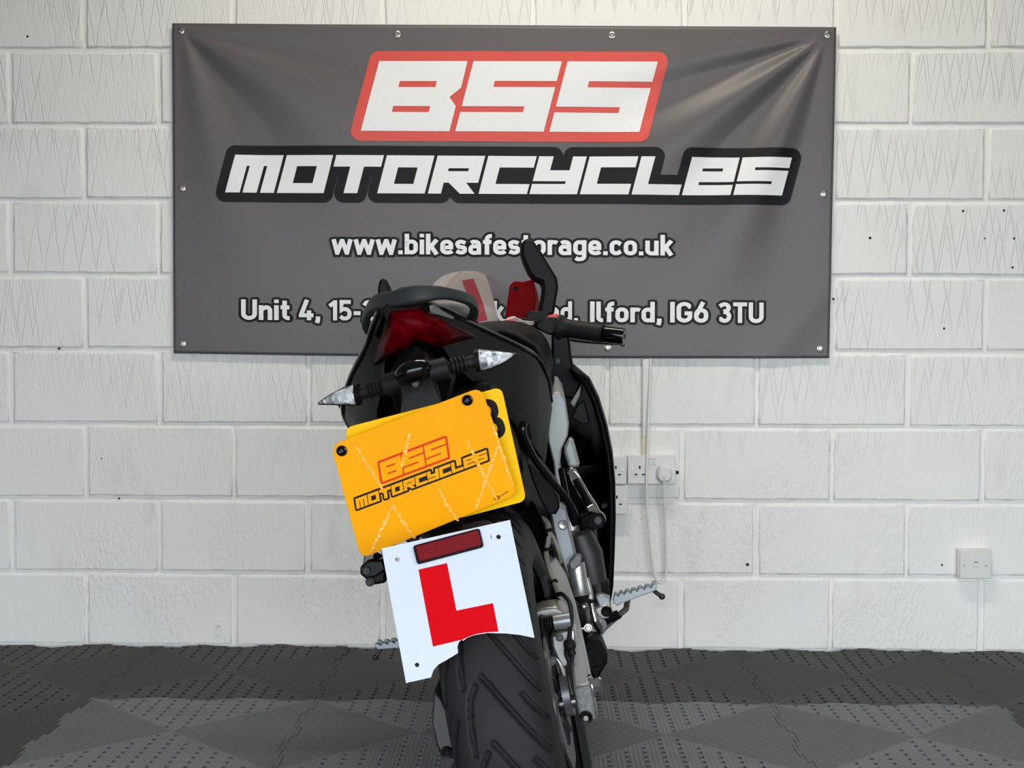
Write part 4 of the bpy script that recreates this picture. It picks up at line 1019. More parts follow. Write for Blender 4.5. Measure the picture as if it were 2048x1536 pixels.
def flat(name, polys, frame, off, m, parent, sm=False):
    o, u, v, n = frame; mb = MB()
    for k, (out, holes) in enumerate(polys):
        vs, fs = cdt(out, holes, lambda p: tuple(o+u*p[0]+v*p[1]+n*(off+.000015*k))); mb.add(vs, fs)
    me = mesh(name, mb.v, mb.f)
    ob = put(name, me, M[m], parent)
    return ob
def to2(frame, P): o, u, v, n = frame; return [((V3(p)-o).dot(u), (V3(p)-o).dot(v)) for p in P]
fy = (o_, u_, v_, n_)
# figure at the right edge of the yellow plate
e8 = to2(fy, [(0.0713, -0.2219, 0.8072), (0.0714, -0.2204, 0.7954)])
(cx8, cy8) = to2(fy, [(0.079, -0.2217, 0.8055)])[0]
def oval(cx, cy, rx, ry, n=28, p=2.6): return [(cx+rx*abs(math.cos(t))**(2/p)*(1 if math.cos(t) >= 0 else -1), cy+ry*abs(math.sin(t))**(2/p)*(1 if math.sin(t) >= 0 else -1)) for t in [2*PI*i/n for i in range(n)]]
flat('registration_character', [(oval(cx8, cy8+.0145, .021, .0165), [oval(cx8, cy8+.0145, .0105, .008)]), (oval(cx8, cy8-.0125, .0235, .0175), [oval(cx8, cy8-.0125, .0125, .0085)])], fy, .0004, 'plate_black', yp)
oc = [(-0.1426, -0.2466, 0.8213), (0.0849, -0.2506, 0.8547), (0.1007, -0.2314, 0.6948), (-0.1414, -0.2262, 0.6515)]
oframe = plane_frame(oc)
op = part(MB().prism(rounded(oc, .016), -oframe[3]*.0022), 'trade_plate', 'orange', None, bev=.0006, label='orange plate with motorcycle shop logo')
for c in [(-0.1292, -0.2452, 0.8102), (0.0621, -0.2489, 0.8411)]:
    part(MB().lathe(V3(c), oframe[3], [(.0001, .003), (.0035, .0034), (.0055, .005), (.0075, .004), (.0078, 0)], 20), 'plate_screw', 'gloss_black', op)
    part(MB().lathe(V3(c)+oframe[3]*.003, oframe[3], [(.0001, .0006), (.003, .0006), (.0036, 0)], 6), 'screw_socket', 'dark_metal', op)
p_bl, p_br, p_tl = to2(oframe, [(-0.1319, -0.2342, 0.7183), (0.0779, -0.2379, 0.7492), (-0.074, -0.2428, 0.7898)])
ux = Vector(p_br)-Vector(p_bl); sc = ux.length/1171; ux.normalize(); vy = Vector((-ux.y, ux.x))
def plate_xy(p): x, y = p; q = Vector(p_bl)+ux*(x-432)*sc+vy*(410-y)*sc*1.06; return (q.x, q.y)
def plate_logo(letters, xy, r, m, nm):
    polys = []
    for o, h, parts in letters:
        for q in parts: polys.append(([plate_xy(xy(t)) for t in dilate(slant(q), r)], []))
    b = flat(nm, polys, oframe, .0004, m, op)
    flat('logo_letter', [([plate_xy(xy(t)) for t in slant(o)], [[plate_xy(xy(t)) for t in slant(hh)] for hh in h]) for o, h, parts in letters], oframe, .0012, 'orange', op)
plate_logo(BSS, bss_xy, 17, 'print_red', 'logo_red_outline')
plate_logo(MOTO, moto_xy, 15, 'print_black', 'logo_black_outline')
mk = to2(oframe, [(0.0703, -0.2315, 0.6957)])[0]
flat('maker_mark', [(oval(mk[0], mk[1], .0042, .003), [oval(mk[0], mk[1], .003, .0018)]), (rect(mk[0]-.002, mk[0]+.002, mk[1]-.0006, mk[1]+.0006), [])]+[([(mk[0]+.005+.0024*i, mk[1]+.0004*i), (mk[0]+.0066+.0024*i, mk[1]+.0004*i), (mk[0]+.0066+.0024*i, mk[1]+.0014+.0004*i), (mk[0]+.005+.0024*i, mk[1]+.0014+.0004*i)], []) for i in range(6)], oframe, .0005, 'print_black', op)
# learner plate
LP = (-.318, -.05, .57)
lc = [(-0.0908, -0.318, 0.6699), (0.0899, -0.318, 0.6705), (0.0869, -0.318, 0.5067), (-0.0991, -0.318, 0.4827)]
lframe = plane_frame(lc)
lout = to2(lframe, [(-0.0908, -0.318, 0.6699), (0.0899, -0.318, 0.6705), (0.0869, -0.318, 0.5067), (0.0685, -0.318, 0.5148), (0.0503, -0.318, 0.5207), (0.0257, -0.318, 0.5266), (0.0084, -0.318, 0.5275), (-0.0024, -0.318, 0.5263), (-0.0095, -0.318, 0.5229), (-0.0104, -0.318, 0.5252), (-0.0152, -0.318, 0.5227), (-0.0186, -0.318, 0.5171), (-0.0199, -0.318, 0.5082), (-0.036, -0.318, 0.5025), (-0.0496, -0.318, 0.4984), (-0.058, -0.318, 0.4924), (-0.0637, -0.318, 0.4831), (-0.0991, -0.318, 0.4827)])
lholes = [oval(c[0], c[1], .0032, .0032, 14, 2) for c in to2(lframe, [(-0.0726, -0.318, 0.6505), (0.0695, -0.318, 0.6513), (-0.0787, -0.318, 0.5038)])]
mb = MB()
for off in (0, -.002):
    v, f = cdt(lout, lholes, lambda p: tuple(lframe[0]+lframe[1]*p[0]+lframe[2]*p[1]+lframe[3]*off)); mb.add(v, f)
for lp in [lout]+lholes:
    n = len(lp); mb.add([tuple(lframe[0]+lframe[1]*p[0]+lframe[2]*p[1]+lframe[3]*o) for o in (0, -.002) for p in lp], [[i, (i+1) % n, (i+1) % n+n, i+n] for i in range(n)])
lpl = mb.build('learner_plate', M['l_white'], bike, sm=False); lpl['label'] = 'white plate with a red L and a torn lower edge'
mk2 = to2(lframe, [(0.0594, -0.318, 0.6562), (0.0596, -0.318, 0.6506)])
flat('pen_mark', [([(mk2[0][0], mk2[0][1]), (mk2[0][0]+.0007, mk2[0][1]), (mk2[1][0]+.0007, mk2[1][1]), (mk2[1][0], mk2[1][1])], [])], lframe, .0006, 'print_black', lpl)
flat('letter', [(to2(lframe, [(-0.0474, -0.318, 0.6311), (-0.0072, -0.318, 0.6315), (-0.0089, -0.318, 0.5654), (0.0422, -0.318, 0.565), (0.0409, -0.318, 0.5255), (0.0239, -0.318, 0.528), (0.0086, -0.318, 0.5285), (-0.0023, -0.318, 0.5269), (-0.0097, -0.318, 0.525), (-0.0515, -0.318, 0.524)]), [])], lframe, .0006, 'l_red', lpl)
rc = [(-0.0468, -0.318, 0.6646), (0.0469, -0.318, 0.6687), (0.0473, -0.318, 0.6428), (-0.0464, -0.318, 0.6386)]
rf = part(MB().prism(rounded([V3(p)+lframe[3]*.0002 for p in rc], .004), lframe[3]*.007), 'reflector', 'deep_black', lpl, bev=.001)
rc2 = [(-0.043, -0.326, 0.6636), (0.0453, -0.326, 0.6674), (0.0461, -0.326, 0.6464), (-0.0422, -0.326, 0.6425)]
part(MB().prism(rounded([V3(p)+lframe[3]*.0006 for p in rc2], .003), -lframe[3]*.003), 'reflector_lens', 'reflector', lpl, bev=.0006)
part(MB().loft([[(-0.0392, -0.18, 0.7108), (0.0181, -0.18, 0.7133), (0.0151, -0.17, 0.7053), (-0.0424, -0.17, 0.7028)], [(-0.0386, -0.215, 0.666), (0.0126, -0.215, 0.6725), (0.0107, -0.205, 0.6657), (-0.0401, -0.205, 0.6589)], [(-0.0284, -0.306, 0.644), (0.0198, -0.306, 0.6449), (0.0185, -0.298, 0.6397), (-0.03, -0.298, 0.6389)]]), 'plate_bracket', 'deep_black', None, bev=.001)
# creased stripes on the orange plate, their glare put in as lighter orange
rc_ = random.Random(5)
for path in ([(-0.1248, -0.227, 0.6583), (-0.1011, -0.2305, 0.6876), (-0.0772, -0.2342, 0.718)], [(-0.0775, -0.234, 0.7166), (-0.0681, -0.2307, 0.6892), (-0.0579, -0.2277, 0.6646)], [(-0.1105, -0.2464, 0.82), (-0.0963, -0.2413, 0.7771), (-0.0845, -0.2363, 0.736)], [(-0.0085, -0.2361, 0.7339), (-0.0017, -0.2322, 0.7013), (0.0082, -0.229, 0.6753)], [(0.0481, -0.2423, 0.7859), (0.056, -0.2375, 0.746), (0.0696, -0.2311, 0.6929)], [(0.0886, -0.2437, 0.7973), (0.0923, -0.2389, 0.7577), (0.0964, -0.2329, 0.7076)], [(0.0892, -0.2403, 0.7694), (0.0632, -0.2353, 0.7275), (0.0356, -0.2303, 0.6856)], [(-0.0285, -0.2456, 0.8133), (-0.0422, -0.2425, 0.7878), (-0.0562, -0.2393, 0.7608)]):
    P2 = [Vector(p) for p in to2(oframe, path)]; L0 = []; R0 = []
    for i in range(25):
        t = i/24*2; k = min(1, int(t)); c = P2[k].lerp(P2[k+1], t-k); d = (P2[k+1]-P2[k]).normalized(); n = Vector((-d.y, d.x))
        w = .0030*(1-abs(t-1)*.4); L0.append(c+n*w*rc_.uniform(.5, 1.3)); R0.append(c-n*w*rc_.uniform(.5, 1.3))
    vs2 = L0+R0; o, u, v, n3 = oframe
    me = mesh('film_crease_glare', [o+u*p.x+v*p.y+n3*(.0007+rc_.uniform(0, .0009)) for p in vs2], [[i, i+1, 26+i, 25+i] for i in range(24)])
    put('film_crease_glare', me, M['crease_glare'], op)
# ---- seat, tank, body
secs = []
for y, w, zt, zb in ((.16, .08, .985, .93), (.24, .10, .935, .87), (.34, .125, .90, .82), (.46, .13, .885, .80), (.56, .11, .90, .80), (.62, .09, .91, .80)):
    secs.append([(XC-w, y, zb), (XC-w, y, zt-.02), (XC-w*.8, y, zt), (XC, y, zt+.004), (XC+w*.8, y, zt), (XC+w, y, zt-.02), (XC+w, y, zb)])
part(MB().loft(secs), 'seat', 'rubber', None, bev=.008)
secs = []
for y, w, zt, zb in ((.50, .06, .90, .78), (.54, .11, .935, .74), (.60, .155, .965, .72), (.68, .172, .985, .72), (.78, .17, .985, .74), (.88, .13, .965, .78), (.94, .06, .93, .82)):
    n = 20; cz = (zt+zb)/2+.03
    ring = []
    for i in range(n):
        a = 2*PI*i/n; ca, sa = math.cos(a), math.sin(a)
        ex = abs(ca)**.75*(1 if ca >= 0 else -1); ez = abs(sa)**.85*(1 if sa >= 0 else -1)
        ring.append((XC+w*ex, y, cz+((zt-cz) if ez > 0 else (cz-zb))*ez))
    secs.append(ring)
tk = part(MB().loft(secs), 'fuel_tank', 'satin_black', None); tk.modifiers.new('sub', 'SUBSURF').levels = 1; tk.modifiers['sub'].render_levels = 2
# side panel under the seat (right, with its mirror on the left)
sp = [(0.0799, 0.46, 0.9532), (0.1108, 0.48, 0.9335), (0.1388, 0.49, 0.9053), (0.1517, 0.5, 0.8673), (0.1468, 0.5, 0.8233), (0.134, 0.5, 0.7759), (0.1184, 0.5, 0.7292), (0.1006, 0.5, 0.6728), (0.0923, 0.48, 0.6804), (0.0853, 0.46, 0.7194), (0.0699, 0.44, 0.7636), (0.063, 0.42, 0.8346)]
for s in (0, 1):
    P = [mir(p) for p in sp] if s else sp
    part(MB().loft([[(p[0]+(.006 if s else -.006), p[1]-.03, p[2]) for p in P], P, [(p[0], p[1]+.05, p[2]) for p in P]]), 'side_panel', 'satin_black', None, bev=.012)
# frame spar and lower silver plate
spar = [(0.1372, 0.56, 0.8012), (0.147, 0.56, 0.8082), (0.1582, 0.56, 0.8036), (0.1642, 0.56, 0.7849), (0.1609, 0.56, 0.7384), (0.1537, 0.56, 0.7154), (0.1348, 0.56, 0.6908), (0.1252, 0.56, 0.6621), (0.1226, 0.56, 0.637), (0.1215, 0.56, 0.5961), (0.107, 0.56, 0.6044), (0.1146, 0.56, 0.6696), (0.1136, 0.56, 0.7109), (0.1186, 0.56, 0.7509)]
for s in (0, 1):
    P = [mir(p) for p in spar] if s else spar
    part(MB().loft([P, [(p[0], p[1]+.04, p[2]) for p in P], [(p[0]*.96, p[1]+.22, p[2]+.03) for p in P]]), 'frame_spar', 'spar', None, bev=.003)
part(MB().prism([(0.1394, 0.62, 0.6926), (0.1546, 0.62, 0.7091), (0.1598, 0.62, 0.6996), (0.1609, 0.62, 0.6721), (0.162, 0.62, 0.6445), (0.1396, 0.62, 0.6474), (0.1366, 0.62, 0.6806)], (0, .06, 0)), 'coolant_bottle', 'spar', None, bev=.006)
rb_ = [(0.0989, 0.36, 0.594), (0.1198, 0.36, 0.6066), (0.131, 0.36, 0.5927), (0.1272, 0.36, 0.5593), (0.1277, 0.36, 0.5192), (0.1279, 0.36, 0.4696), (0.1269, 0.36, 0.4316), (0.1071, 0.36, 0.4282), (0.1024, 0.36, 0.475), (0.0982, 0.36, 0.5236), (0.0974, 0.36, 0.562)]
for s in (0, 1):
    P = [mir(p) for p in rb_] if s else rb_
    hgp = part(MB().prism(P, (0, .05, 0)), 'footrest_hanger', 'silver', None, bev=.004)
    if not s: part(MB().lathe((0.1177, 0.358, 0.5673), (0, -1, 0), [(.0001, -.002), (.007, -.001), (.009, .0012), (.0095, 0)], 18), 'hanger_bolt', 'alu', hgp)
part(MB().prism([(0.1264, 0.4, 0.5695), (0.1383, 0.4, 0.5708), (0.1366, 0.4, 0.546), (0.1247, 0.4, 0.5447)], (0, .04, 0)), 'hanger_lug', 'alu', None, bev=.003)
wd = [(0.0869, 0.24, 0.7023), (0.093, 0.24, 0.6974), (0.1086, 0.24, 0.674), (0.1275, 0.24, 0.6335), (0.1265, 0.24, 0.6129), (0.1167, 0.24, 0.6014), (0.1032, 0.24, 0.6062), (0.0949, 0.24, 0.6334), (0.0889, 0.24, 0.671)]
for s in (0, 1):
    P = [mir(p) for p in wd] if s else wd
    part(MB().loft([P, [(p[0], p[1]+.10, p[2]+.02) for p in P]]), 'lower_side_cover', 'matt_black', None, bev=.005)
# dark mass of engine, airbox, shock
part(MB().loft([[(XC-.09, .24, .62), (XC+.075, .24, .62), (XC+.08, .24, .80), (XC-.09, .24, .80)], [(XC-.11, .60, .55), (XC+.11, .60, .55), (XC+.12, .60, .80), (XC-.12, .60, .80)], [(XC-.11, .95, .60), (XC+.11, .95, .60), (XC+.12, .95, .84), (XC-.12, .95, .84)]]), 'airbox', 'deep_black', None, bev=.02)
part(MB().loft([[(-.08, .10, .70), (.06, .10, .70), (.065, .10, .86), (-.085, .10, .86)], [(-.09, .3, .68), (.075, .3, .68), (.08, .3, .86), (-.1, .3, .86)]]), 'battery_tray', 'deep_black', None, bev=.01)
eng = MB(); eng.loft([[(-.13, .46, .30), (.11, .46, .30), (.12, .46, .52), (-.14, .46, .52)], [(-.14, .60, .26), (.13, .60, .26), (.135, .60, .58), (-.14, .60, .58)], [(-.13, .85, .26), (.12, .85, .26), (.12, .85, .56), (-.13, .85, .56)]])
eg = part(eng, 'engine', 'dark_metal', None, bev=.02)
part(MB().lathe((.13, .60, .43), (1, 0, 0), [(.0001, .022), (.05, .022), (.066, .012), (.07, -.03)], 32), 'clutch_cover', 'dark_metal', eg)
part(MB().tube([(0.1344, 0.5, 0.5246), (0.1401, 0.5, 0.4832), (0.1397, 0.5, 0.4279)], [.028, .034, .03], 16), 'crankcase_boss', 'dark_metal', eg)
part(MB().tube([(0.1414, 0.55, 0.5243), (0.1432, 0.55, 0.5003), (0.1455, 0.55, 0.4926)], .012, 12), 'water_hose', 'rubber', eg)
cy = MB()
for i in range(8): cy.box((XC, .80+.012*i, .60+.018*i), (.17-.004*i, .13, .007), Matrix.Rotation(-.5, 3, 'X'))
cy.box((XC, .84, .66), (.13, .10, .16), Matrix.Rotation(-.5, 3, 'X'))
part(cy, 'cylinder_fins', 'dark_metal', eg)
sh = MB()
pth = [Vector((XC, .30+.07*t/60, .44+.26*t/60))+Vector((math.cos(t*.75)*.03, math.sin(t*.75)*.03, 0)) for t in range(61)]
sh.tube(pth, .006, 8); sh.cyl((XC, .30, .42), (XC, .37, .72), .018)
part(sh, 'shock_absorber', 'dark_metal', None)
part(MB().box((XC, 1.03, .60), (.30, .03, .34), Matrix.Rotation(.15, 3, 'X')), 'radiator', 'deep_black', None, bev=.004)

# ---- fairings
prof = [(0.18, 0.8, 0.8389), (0.2041, 0.8, 0.8077), (0.2143, 0.8, 0.7642), (0.2186, 0.8, 0.7041), (0.2171, 0.8, 0.6431), (0.2092, 0.8, 0.5834), (0.1946, 0.8, 0.514), (0.1757, 0.8, 0.4398), (0.1557, 0.8, 0.3658)]
prof = [(p[0], p[2]) for p in prof]+[(.13, .30), (.06, .25)]
ys = [(.74, .985, 0), (.80, 1.0, 0), (.92, 1.0, .0), (1.06, .96, .005), (1.18, .84, .02), (1.28, .66, .04), (1.35, .42, .06)]
for s in (0, 1):
    secs = []
    for y, k, dz in ys:
        row = []
        for i, (x, z) in enumerate(prof):
            yy = y
            if y > 1.0 and z < .62: yy = min(y, 1.06+(z-.3)*.1)      # cut-out for the front wheel
            row.append(((XC+(x-XC)*k)*(1) if not s else (2*XC-(XC+(x-XC)*k)), yy+(.10*(z-.55) if y < .8 else 0), z+dz*(1 if z > .5 else 0)))
        secs.append(row)
    fo = part(MB().loft(secs, closed=False, cap=False), 'side_fairing', 'satin_black', None, ang=60)
    sd = fo.modifiers.new('s', 'SOLIDIFY'); sd.thickness = .014; sd.offset = -1 if s else 1
inner = [(0.1562, 0.86, 0.9275), (0.1761, 0.86, 0.9298), (0.194, 0.86, 0.9234), (0.188, 0.86, 0.8668), (0.1865, 0.86, 0.825), (0.1993, 0.86, 0.8062), (0.1748, 0.86, 0.773), (0.1355, 0.86, 0.7909), (0.1375, 0.86, 0.8497)]
for s in (0, 1):
    P = [mir(p) for p in inner] if s else inner
    ip = part(MB().loft([P, [(p[0], p[1]+.05, p[2]+.004) for p in P]]), 'inner_fairing', 'matt_black', None, bev=.006)
    if not s: part(MB().lathe((0.156, 0.858, 0.8661), (0, -1, 0), [(.0001, .0008), (.0025, .0008), (.003, .003), (.006, .003), (.007, 0)], 16), 'fairing_screw', 'gloss_black', ip)
part(MB().loft([[(0.1649, 0.79, 0.7712), (0.1983, 0.79, 0.806), (0.1899, 0.79, 0.7834), (0.1712, 0.79, 0.7598)], [(p[0]+.004, p[1]+.05, p[2]) for p in [(0.1649, 0.79, 0.7712), (0.1983, 0.79, 0.806), (0.1899, 0.79, 0.7834), (0.1712, 0.79, 0.7598)]]]), 'fairing_lip', 'cowl_grey', None, bev=.002)
part(MB().prism([(0.1602, 0.78, 0.7394), (0.1776, 0.78, 0.7621), (0.1962, 0.78, 0.7712), (0.1979, 0.78, 0.7199), (0.1822, 0.78, 0.719)], (0, .03, 0)), 'duct_panel', 'matt_black', None, bev=.003)
part(MB().loft([[(0.1441, 0.7, 0.6392), (0.2077, 0.79, 0.6259), (0.2022, 0.79, 0.6116), (0.1449, 0.7, 0.6239)], [(p[0], p[1]+.03, p[2]) for p in [(0.1441, 0.7, 0.6392), (0.2077, 0.79, 0.6259), (0.2022, 0.79, 0.6116), (0.1449, 0.7, 0.6239)]]]), 'fairing_brace', 'matt_black', None, bev=.003)
part(MB().prism([(0.1838, 0.77, 0.5445), (0.198, 0.77, 0.5436), (0.1969, 0.77, 0.5339), (0.1814, 0.77, 0.5339)], (0, .03, 0)), 'fairing_clip', 'grab', None, bev=.002)
lowf = [(0.1548, 0.74, 0.4973), (0.1636, 0.74, 0.4976), (0.1467, 0.74, 0.3839), (0.1429, 0.74, 0.3771), (0.1374, 0.74, 0.3914)]
part(MB().prism(lowf, (0, .05, 0)), 'lower_fairing_edge', 'grab', None, bev=.002)
part(MB().prism([(0.1503, 0.58, 0.4104), (0.1685, 0.58, 0.4086), (0.1628, 0.58, 0.3746), (0.1436, 0.58, 0.3808)], (0, .05, 0)), 'fairing_stay', 'matt_black', None, bev=.003)
# nose
secs = []
for y, w, z0, z1 in ((1.06, .165, .78, .90), (1.15, .15, .77, .90), (1.25, .115, .76, .88), (1.34, .07, .76, .86), (1.40, .02, .78, .83)):
    secs.append([(XC-w, y, (z0+z1)/2), (XC-w*.75, y, z1-.01), (XC, y, z1), (XC+w*.75, y, z1-.01), (XC+w, y, (z0+z1)/2), (XC+w*.7, y, z0), (XC-w*.7, y, z0)])
nz_ = part(MB().loft(secs), 'nose_fairing', 'satin_black', None, bev=.012)
part(MB().box((XC, 1.02, .915), (.15, .04, .045), Matrix.Rotation(-.5, 3, 'X')), 'instrument_panel', 'deep_black', None, bev=.008)
rp = [(0.0751, 1.09, 1.0677), (0.0892, 1.09, 1.0755), (0.1085, 1.09, 1.0686), (0.1334, 1.09, 1.0701), (0.1326, 1.09, 1.0556), (0.1293, 1.09, 1.0196), (0.1222, 1.09, 0.9992), (0.1128, 1.09, 0.9682), (0.0927, 1.09, 0.8906), (0.021, 1.09, 0.9167), (0.0437, 1.09, 0.984)]
rpo = part(MB().loft([rp, [(p[0], p[1]+.012, p[2]) for p in rp], [(p[0]*.97+.004, p[1]+.10, p[2]-.03) for p in rp]]), 'red_fairing', 'fair_red', None, bev=.003)
part(MB().lathe((0.0876, 1.088, 1.0573), (0, -1, 0), [(.0001, .002), (.003, .002), (.0055, .003), (.006, 0)], 14), 'fairing_screw', 'deep_black', rpo)
rp = [mir(p) for p in rp]; part(MB().loft([rp, [(p[0], p[1]+.012, p[2]) for p in rp], [(p[0]*.97-.004, p[1]+.10, p[2]-.03) for p in rp]]), 'red_fairing', 'fair_red', None, bev=.003)
# windscreen
arcR = [(-0.0169, 1.06, 1.1264), (0.0096, 1.065, 1.1157), (0.0401, 1.075, 1.0922), (0.0661, 1.09, 1.0661), (0.062, 1.12, 1.0362), (0.0397, 1.18, 0.9805), (0.0169, 1.22, 0.9161)]
secs = []
for p in arcR:
    hw_ = p[0]-XC+.006; row = []
    for i in range(13):
        t = -1+2*i/12; row.append((XC-.006+hw_*t, p[1]+.05*(1-t*t)*min(1, hw_/.08), p[2]+.006*(1-t*t)*(hw_/.08)))
    secs.append(row)
ws = part(MB().loft(secs, closed=False, cap=False), 'windscreen', 'screen', None, ang=80)
# learner plate fixed to the front of the screen
fl = [(-0.1101, 1.17, 1.1206), (-0.0857, 1.17, 1.1326), (-0.0597, 1.17, 1.1354), (-0.0285, 1.17, 1.1332), (0.0011, 1.17, 1.1239), (0.0187, 1.17, 1.1122), (0.0243, 1.17, 1.0593), (0.0248, 1.17, 0.9837), (0.0248, 1.17, 0.956), (-0.1514, 1.17, 0.9734), (-0.1339, 1.17, 1.0831)]
fp = part(MB().prism(fl, (0, .002, 0)), 'front_learner_plate', 'front_plate', None, sm=False, label='pale learner plate seen through the windscreen')
fp_l = [(-0.0411, 1.169, 1.1109), (-0.0123, 1.169, 1.1093), (-0.0024, 1.169, 1.0415), (-0.0013, 1.169, 1.0022), (-0.0327, 1.169, 1.0031), (-0.0312, 1.169, 1.0431)]
part(MB().prism(fp_l, (0, .0008, 0)), 'letter', 'front_letter', fp, sm=False)

# ---- mirrors
mr = [(0.1237, 1.02, 1.1478), (0.1334, 1.02, 1.1587), (0.1479, 1.02, 1.1589), (0.157, 1.02, 1.146), (0.1678, 1.02, 1.1196), (0.179, 1.02, 1.0846), (0.1891, 1.02, 1.0548), (0.1873, 1.02, 1.0312), (0.1747, 1.02, 1.0018), (0.1629, 1.02, 0.971), (0.1264, 1.02, 0.9793), (0.1415, 1.02, 1.0142), (0.1506, 1.02, 1.0385), (0.1514, 1.02, 1.0527), (0.1359, 1.02, 1.0635), (0.1273, 1.02, 1.0786), (0.1213, 1.02, 1.1052), (0.1191, 1.02, 1.1273)]
mo = part(MB().loft([[(p[0]+.004, p[1]-.022, p[2]) for p in mr], [(p[0], p[1]+.0, p[2]) for p in mr], [(p[0]-.002, p[1]+.025, p[2]-.004) for p in mr]]), 'mirror', 'matt_black', None, bev=.010)
ml = [(-0.2281, 1.02, 1.1089), (-0.2239, 1.02, 1.1273), (-0.217, 1.02, 1.1414), (-0.2068, 1.02, 1.1487), (-0.2011, 1.02, 1.1413), (-0.1967, 1.02, 1.1234), (-0.194, 1.02, 1.1035), (-0.187, 1.02, 1.0596), (-0.1775, 1.02, 1.0212), (-0.2078, 1.02, 1.022), (-0.2226, 1.02, 1.0641)]
part(MB().loft([[(p[0], p[1]-.015, p[2]) for p in ml], ml, [(p[0], p[1]+.02, p[2]-.003) for p in ml]]), 'mirror', 'matt_black', None, bev=.006)

# ---- handlebar and controls
hb = empty('handlebar'); hb.parent = bike
g0, g1, g2 = V3((0.1759, 0.86, 0.9389)), V3((0.2688, 0.83, 0.9026)), V3((0.3117, 0.815, 0.8848))
def bar_side(a, b, c, sgn):
    d = (b-a).normalized()
    mb = MB(); L = (b-a).length
    pr = [(.0001, 0), (.028, 0), (.028, .005), (.024, .010), (.0205, .018)]
    for i in range(6):
        t = .022+(L-.03)*i/6; pr += [(.0205, t), (.0198, t+.006)]
    pr += [(.0192, L-.004), (.0222, L-.003), (.0222, L), (.0001, L)]
    part(mb.lathe(a, d, pr, 24), 'grip', 'rubber', hb)
    rid = MB()
    for k in range(5):
        path = []
        for i in range(9):
            t = i/8; s = .03+(L-.06)*(k+t*.9)/5; an = -.9+2.2*t
            side = d.cross(Vector((0, 0, 1))).normalized(); up = side.cross(d)
            path.append(a+d*s+(-side*math.cos(an)+up*math.sin(an))*.0198)
        rid.tube(path, .0014, 6)
    part(rid, 'grip_ridge', 'rubber', hb)
    L2 = (c-b).length
    part(MB().lathe(b, d, [(.0001, 0), (.0185, 0), (.0195, .004), (.0185, L2*.9), (.0165, L2), (.006, L2), (.005, L2-.002), (.0001, L2-.002)], 24), 'bar_end', 'gloss_black', hb)
    part(MB().tube([a-d*.09, a+d*.01], .011, 14), 'clip_on_tube', 'deep_black', hb)
bar_side(g0, g1, g2, 1)
bar_side(V3(mir(g0)), V3(mir(g1)), V3(mir(g2)), -1)
swp = [(0.1259, 0.85, 0.9525), (0.1364, 0.85, 0.9637), (0.153, 0.85, 0.9667), (0.1746, 0.85, 0.9617), (0.1834, 0.85, 0.9507), (0.1722, 0.85, 0.926), (0.1507, 0.85, 0.9264), (0.1277, 0.85, 0.9452)]
part(MB().prism(swp, (0, .045, 0)), 'switch_housing', 'matt_black', hb, bev=.004)
part(MB().prism([(0.146, 0.86, 0.9629), (0.1601, 0.86, 0.9699), (0.1782, 0.86, 0.9691), (0.1821, 0.86, 0.9614), (0.1704, 0.86, 0.955)], (0, .016, 0)), 'stop_switch', 'switch_red', hb, bev=.002)
part(MB().prism([mir(p) for p in swp], (0, .045, 0)), 'switch_housing', 'matt_black', hb, bev=.004)
rv = [(0.1078, 0.9, 0.9864), (0.1213, 0.9, 0.9902), (0.159, 0.9, 0.9781), (0.1572, 0.9, 0.9647), (0.1469, 0.9, 0.9601), (0.1056, 0.9, 0.9718)]
rvo = part(MB().prism(rv, (0, .04, 0)), 'fluid_reservoir', 'matt_black', hb, bev=.003)
lv = smooth_path([(0.1438, 0.92, 0.9403), (0.1813, 0.935, 0.9133), (0.2459, 0.92, 0.8892), (0.2997, 0.885, 0.8733), (0.3073, 0.88, 0.8716)])
part(MB().tube(lv, .005, 8), 'brake_lever', 'steel', hb); part(MB().ball((0.3062, 0.88, 0.8718), .0075, 14), 'lever_tip', 'steel', hb)
part(MB().tube([mir(p) for p in lv], .005, 8), 'clutch_lever', 'steel', hb)
part(MB().loft([[(0.1585, 0.86, 0.9224), (0.1801, 0.86, 0.9175), (0.1833, 0.88, 0.8941), (0.1668, 0.88, 0.8818), (0.1534, 0.87, 0.8917)], [(p[0], p[1]+.03, p[2]) for p in [(0.1585, 0.86, 0.9224), (0.1801, 0.86, 0.9175), (0.1833, 0.88, 0.8941), (0.1668, 0.88, 0.8818), (0.1534, 0.87, 0.8917)]]]), 'lever_mount', 'deep_black', hb, bev=.004)
yk = empty('steering_yoke'); yk.parent = bike
part(MB().loft([[(-.14, .93, .935), (.11, .93, .935), (.11, .93, .955), (-.14, .93, .955)], [(-.10, .99, .925), (.07, .99, .925), (.07, .99, .945), (-.10, .99, .945)]]), 'top_yoke', 'alu', yk, bev=.004)
part(MB().prism([(0.0461, 0.76, 0.9736), (0.0588, 0.77, 0.9797), (0.0747, 0.78, 0.9796), (0.0907, 0.78, 0.9715), (0.1208, 0.77, 0.9545), (0.1224, 0.76, 0.9495), (0.077, 0.755, 0.962)], (0, .05, -.006)), 'tank_decal', 'decal_white', yk, bev=.002)
part(MB().prism([(0.0673, 0.755, 0.9774), (0.0823, 0.76, 0.9774), (0.0994, 0.76, 0.9647), (0.0887, 0.755, 0.9648)], (0, .02, 0)), 'red_decal', 'decal_red', yk, bev=.001)
part(MB().tube([(0.0876, 0.8, 0.9738), (0.1034, 0.8, 0.9646), (0.1263, 0.8, 0.9571)], [.007, .0045, .0045], 10), 'ignition_key', 'steel', yk)
part(MB().cyl((0.0816, 0.79, 0.9738), V3((0.0816, 0.79, 0.9738))+Vector((.0, -.002, .006)), .010, 18), 'fork_cap', 'chrome', yk)
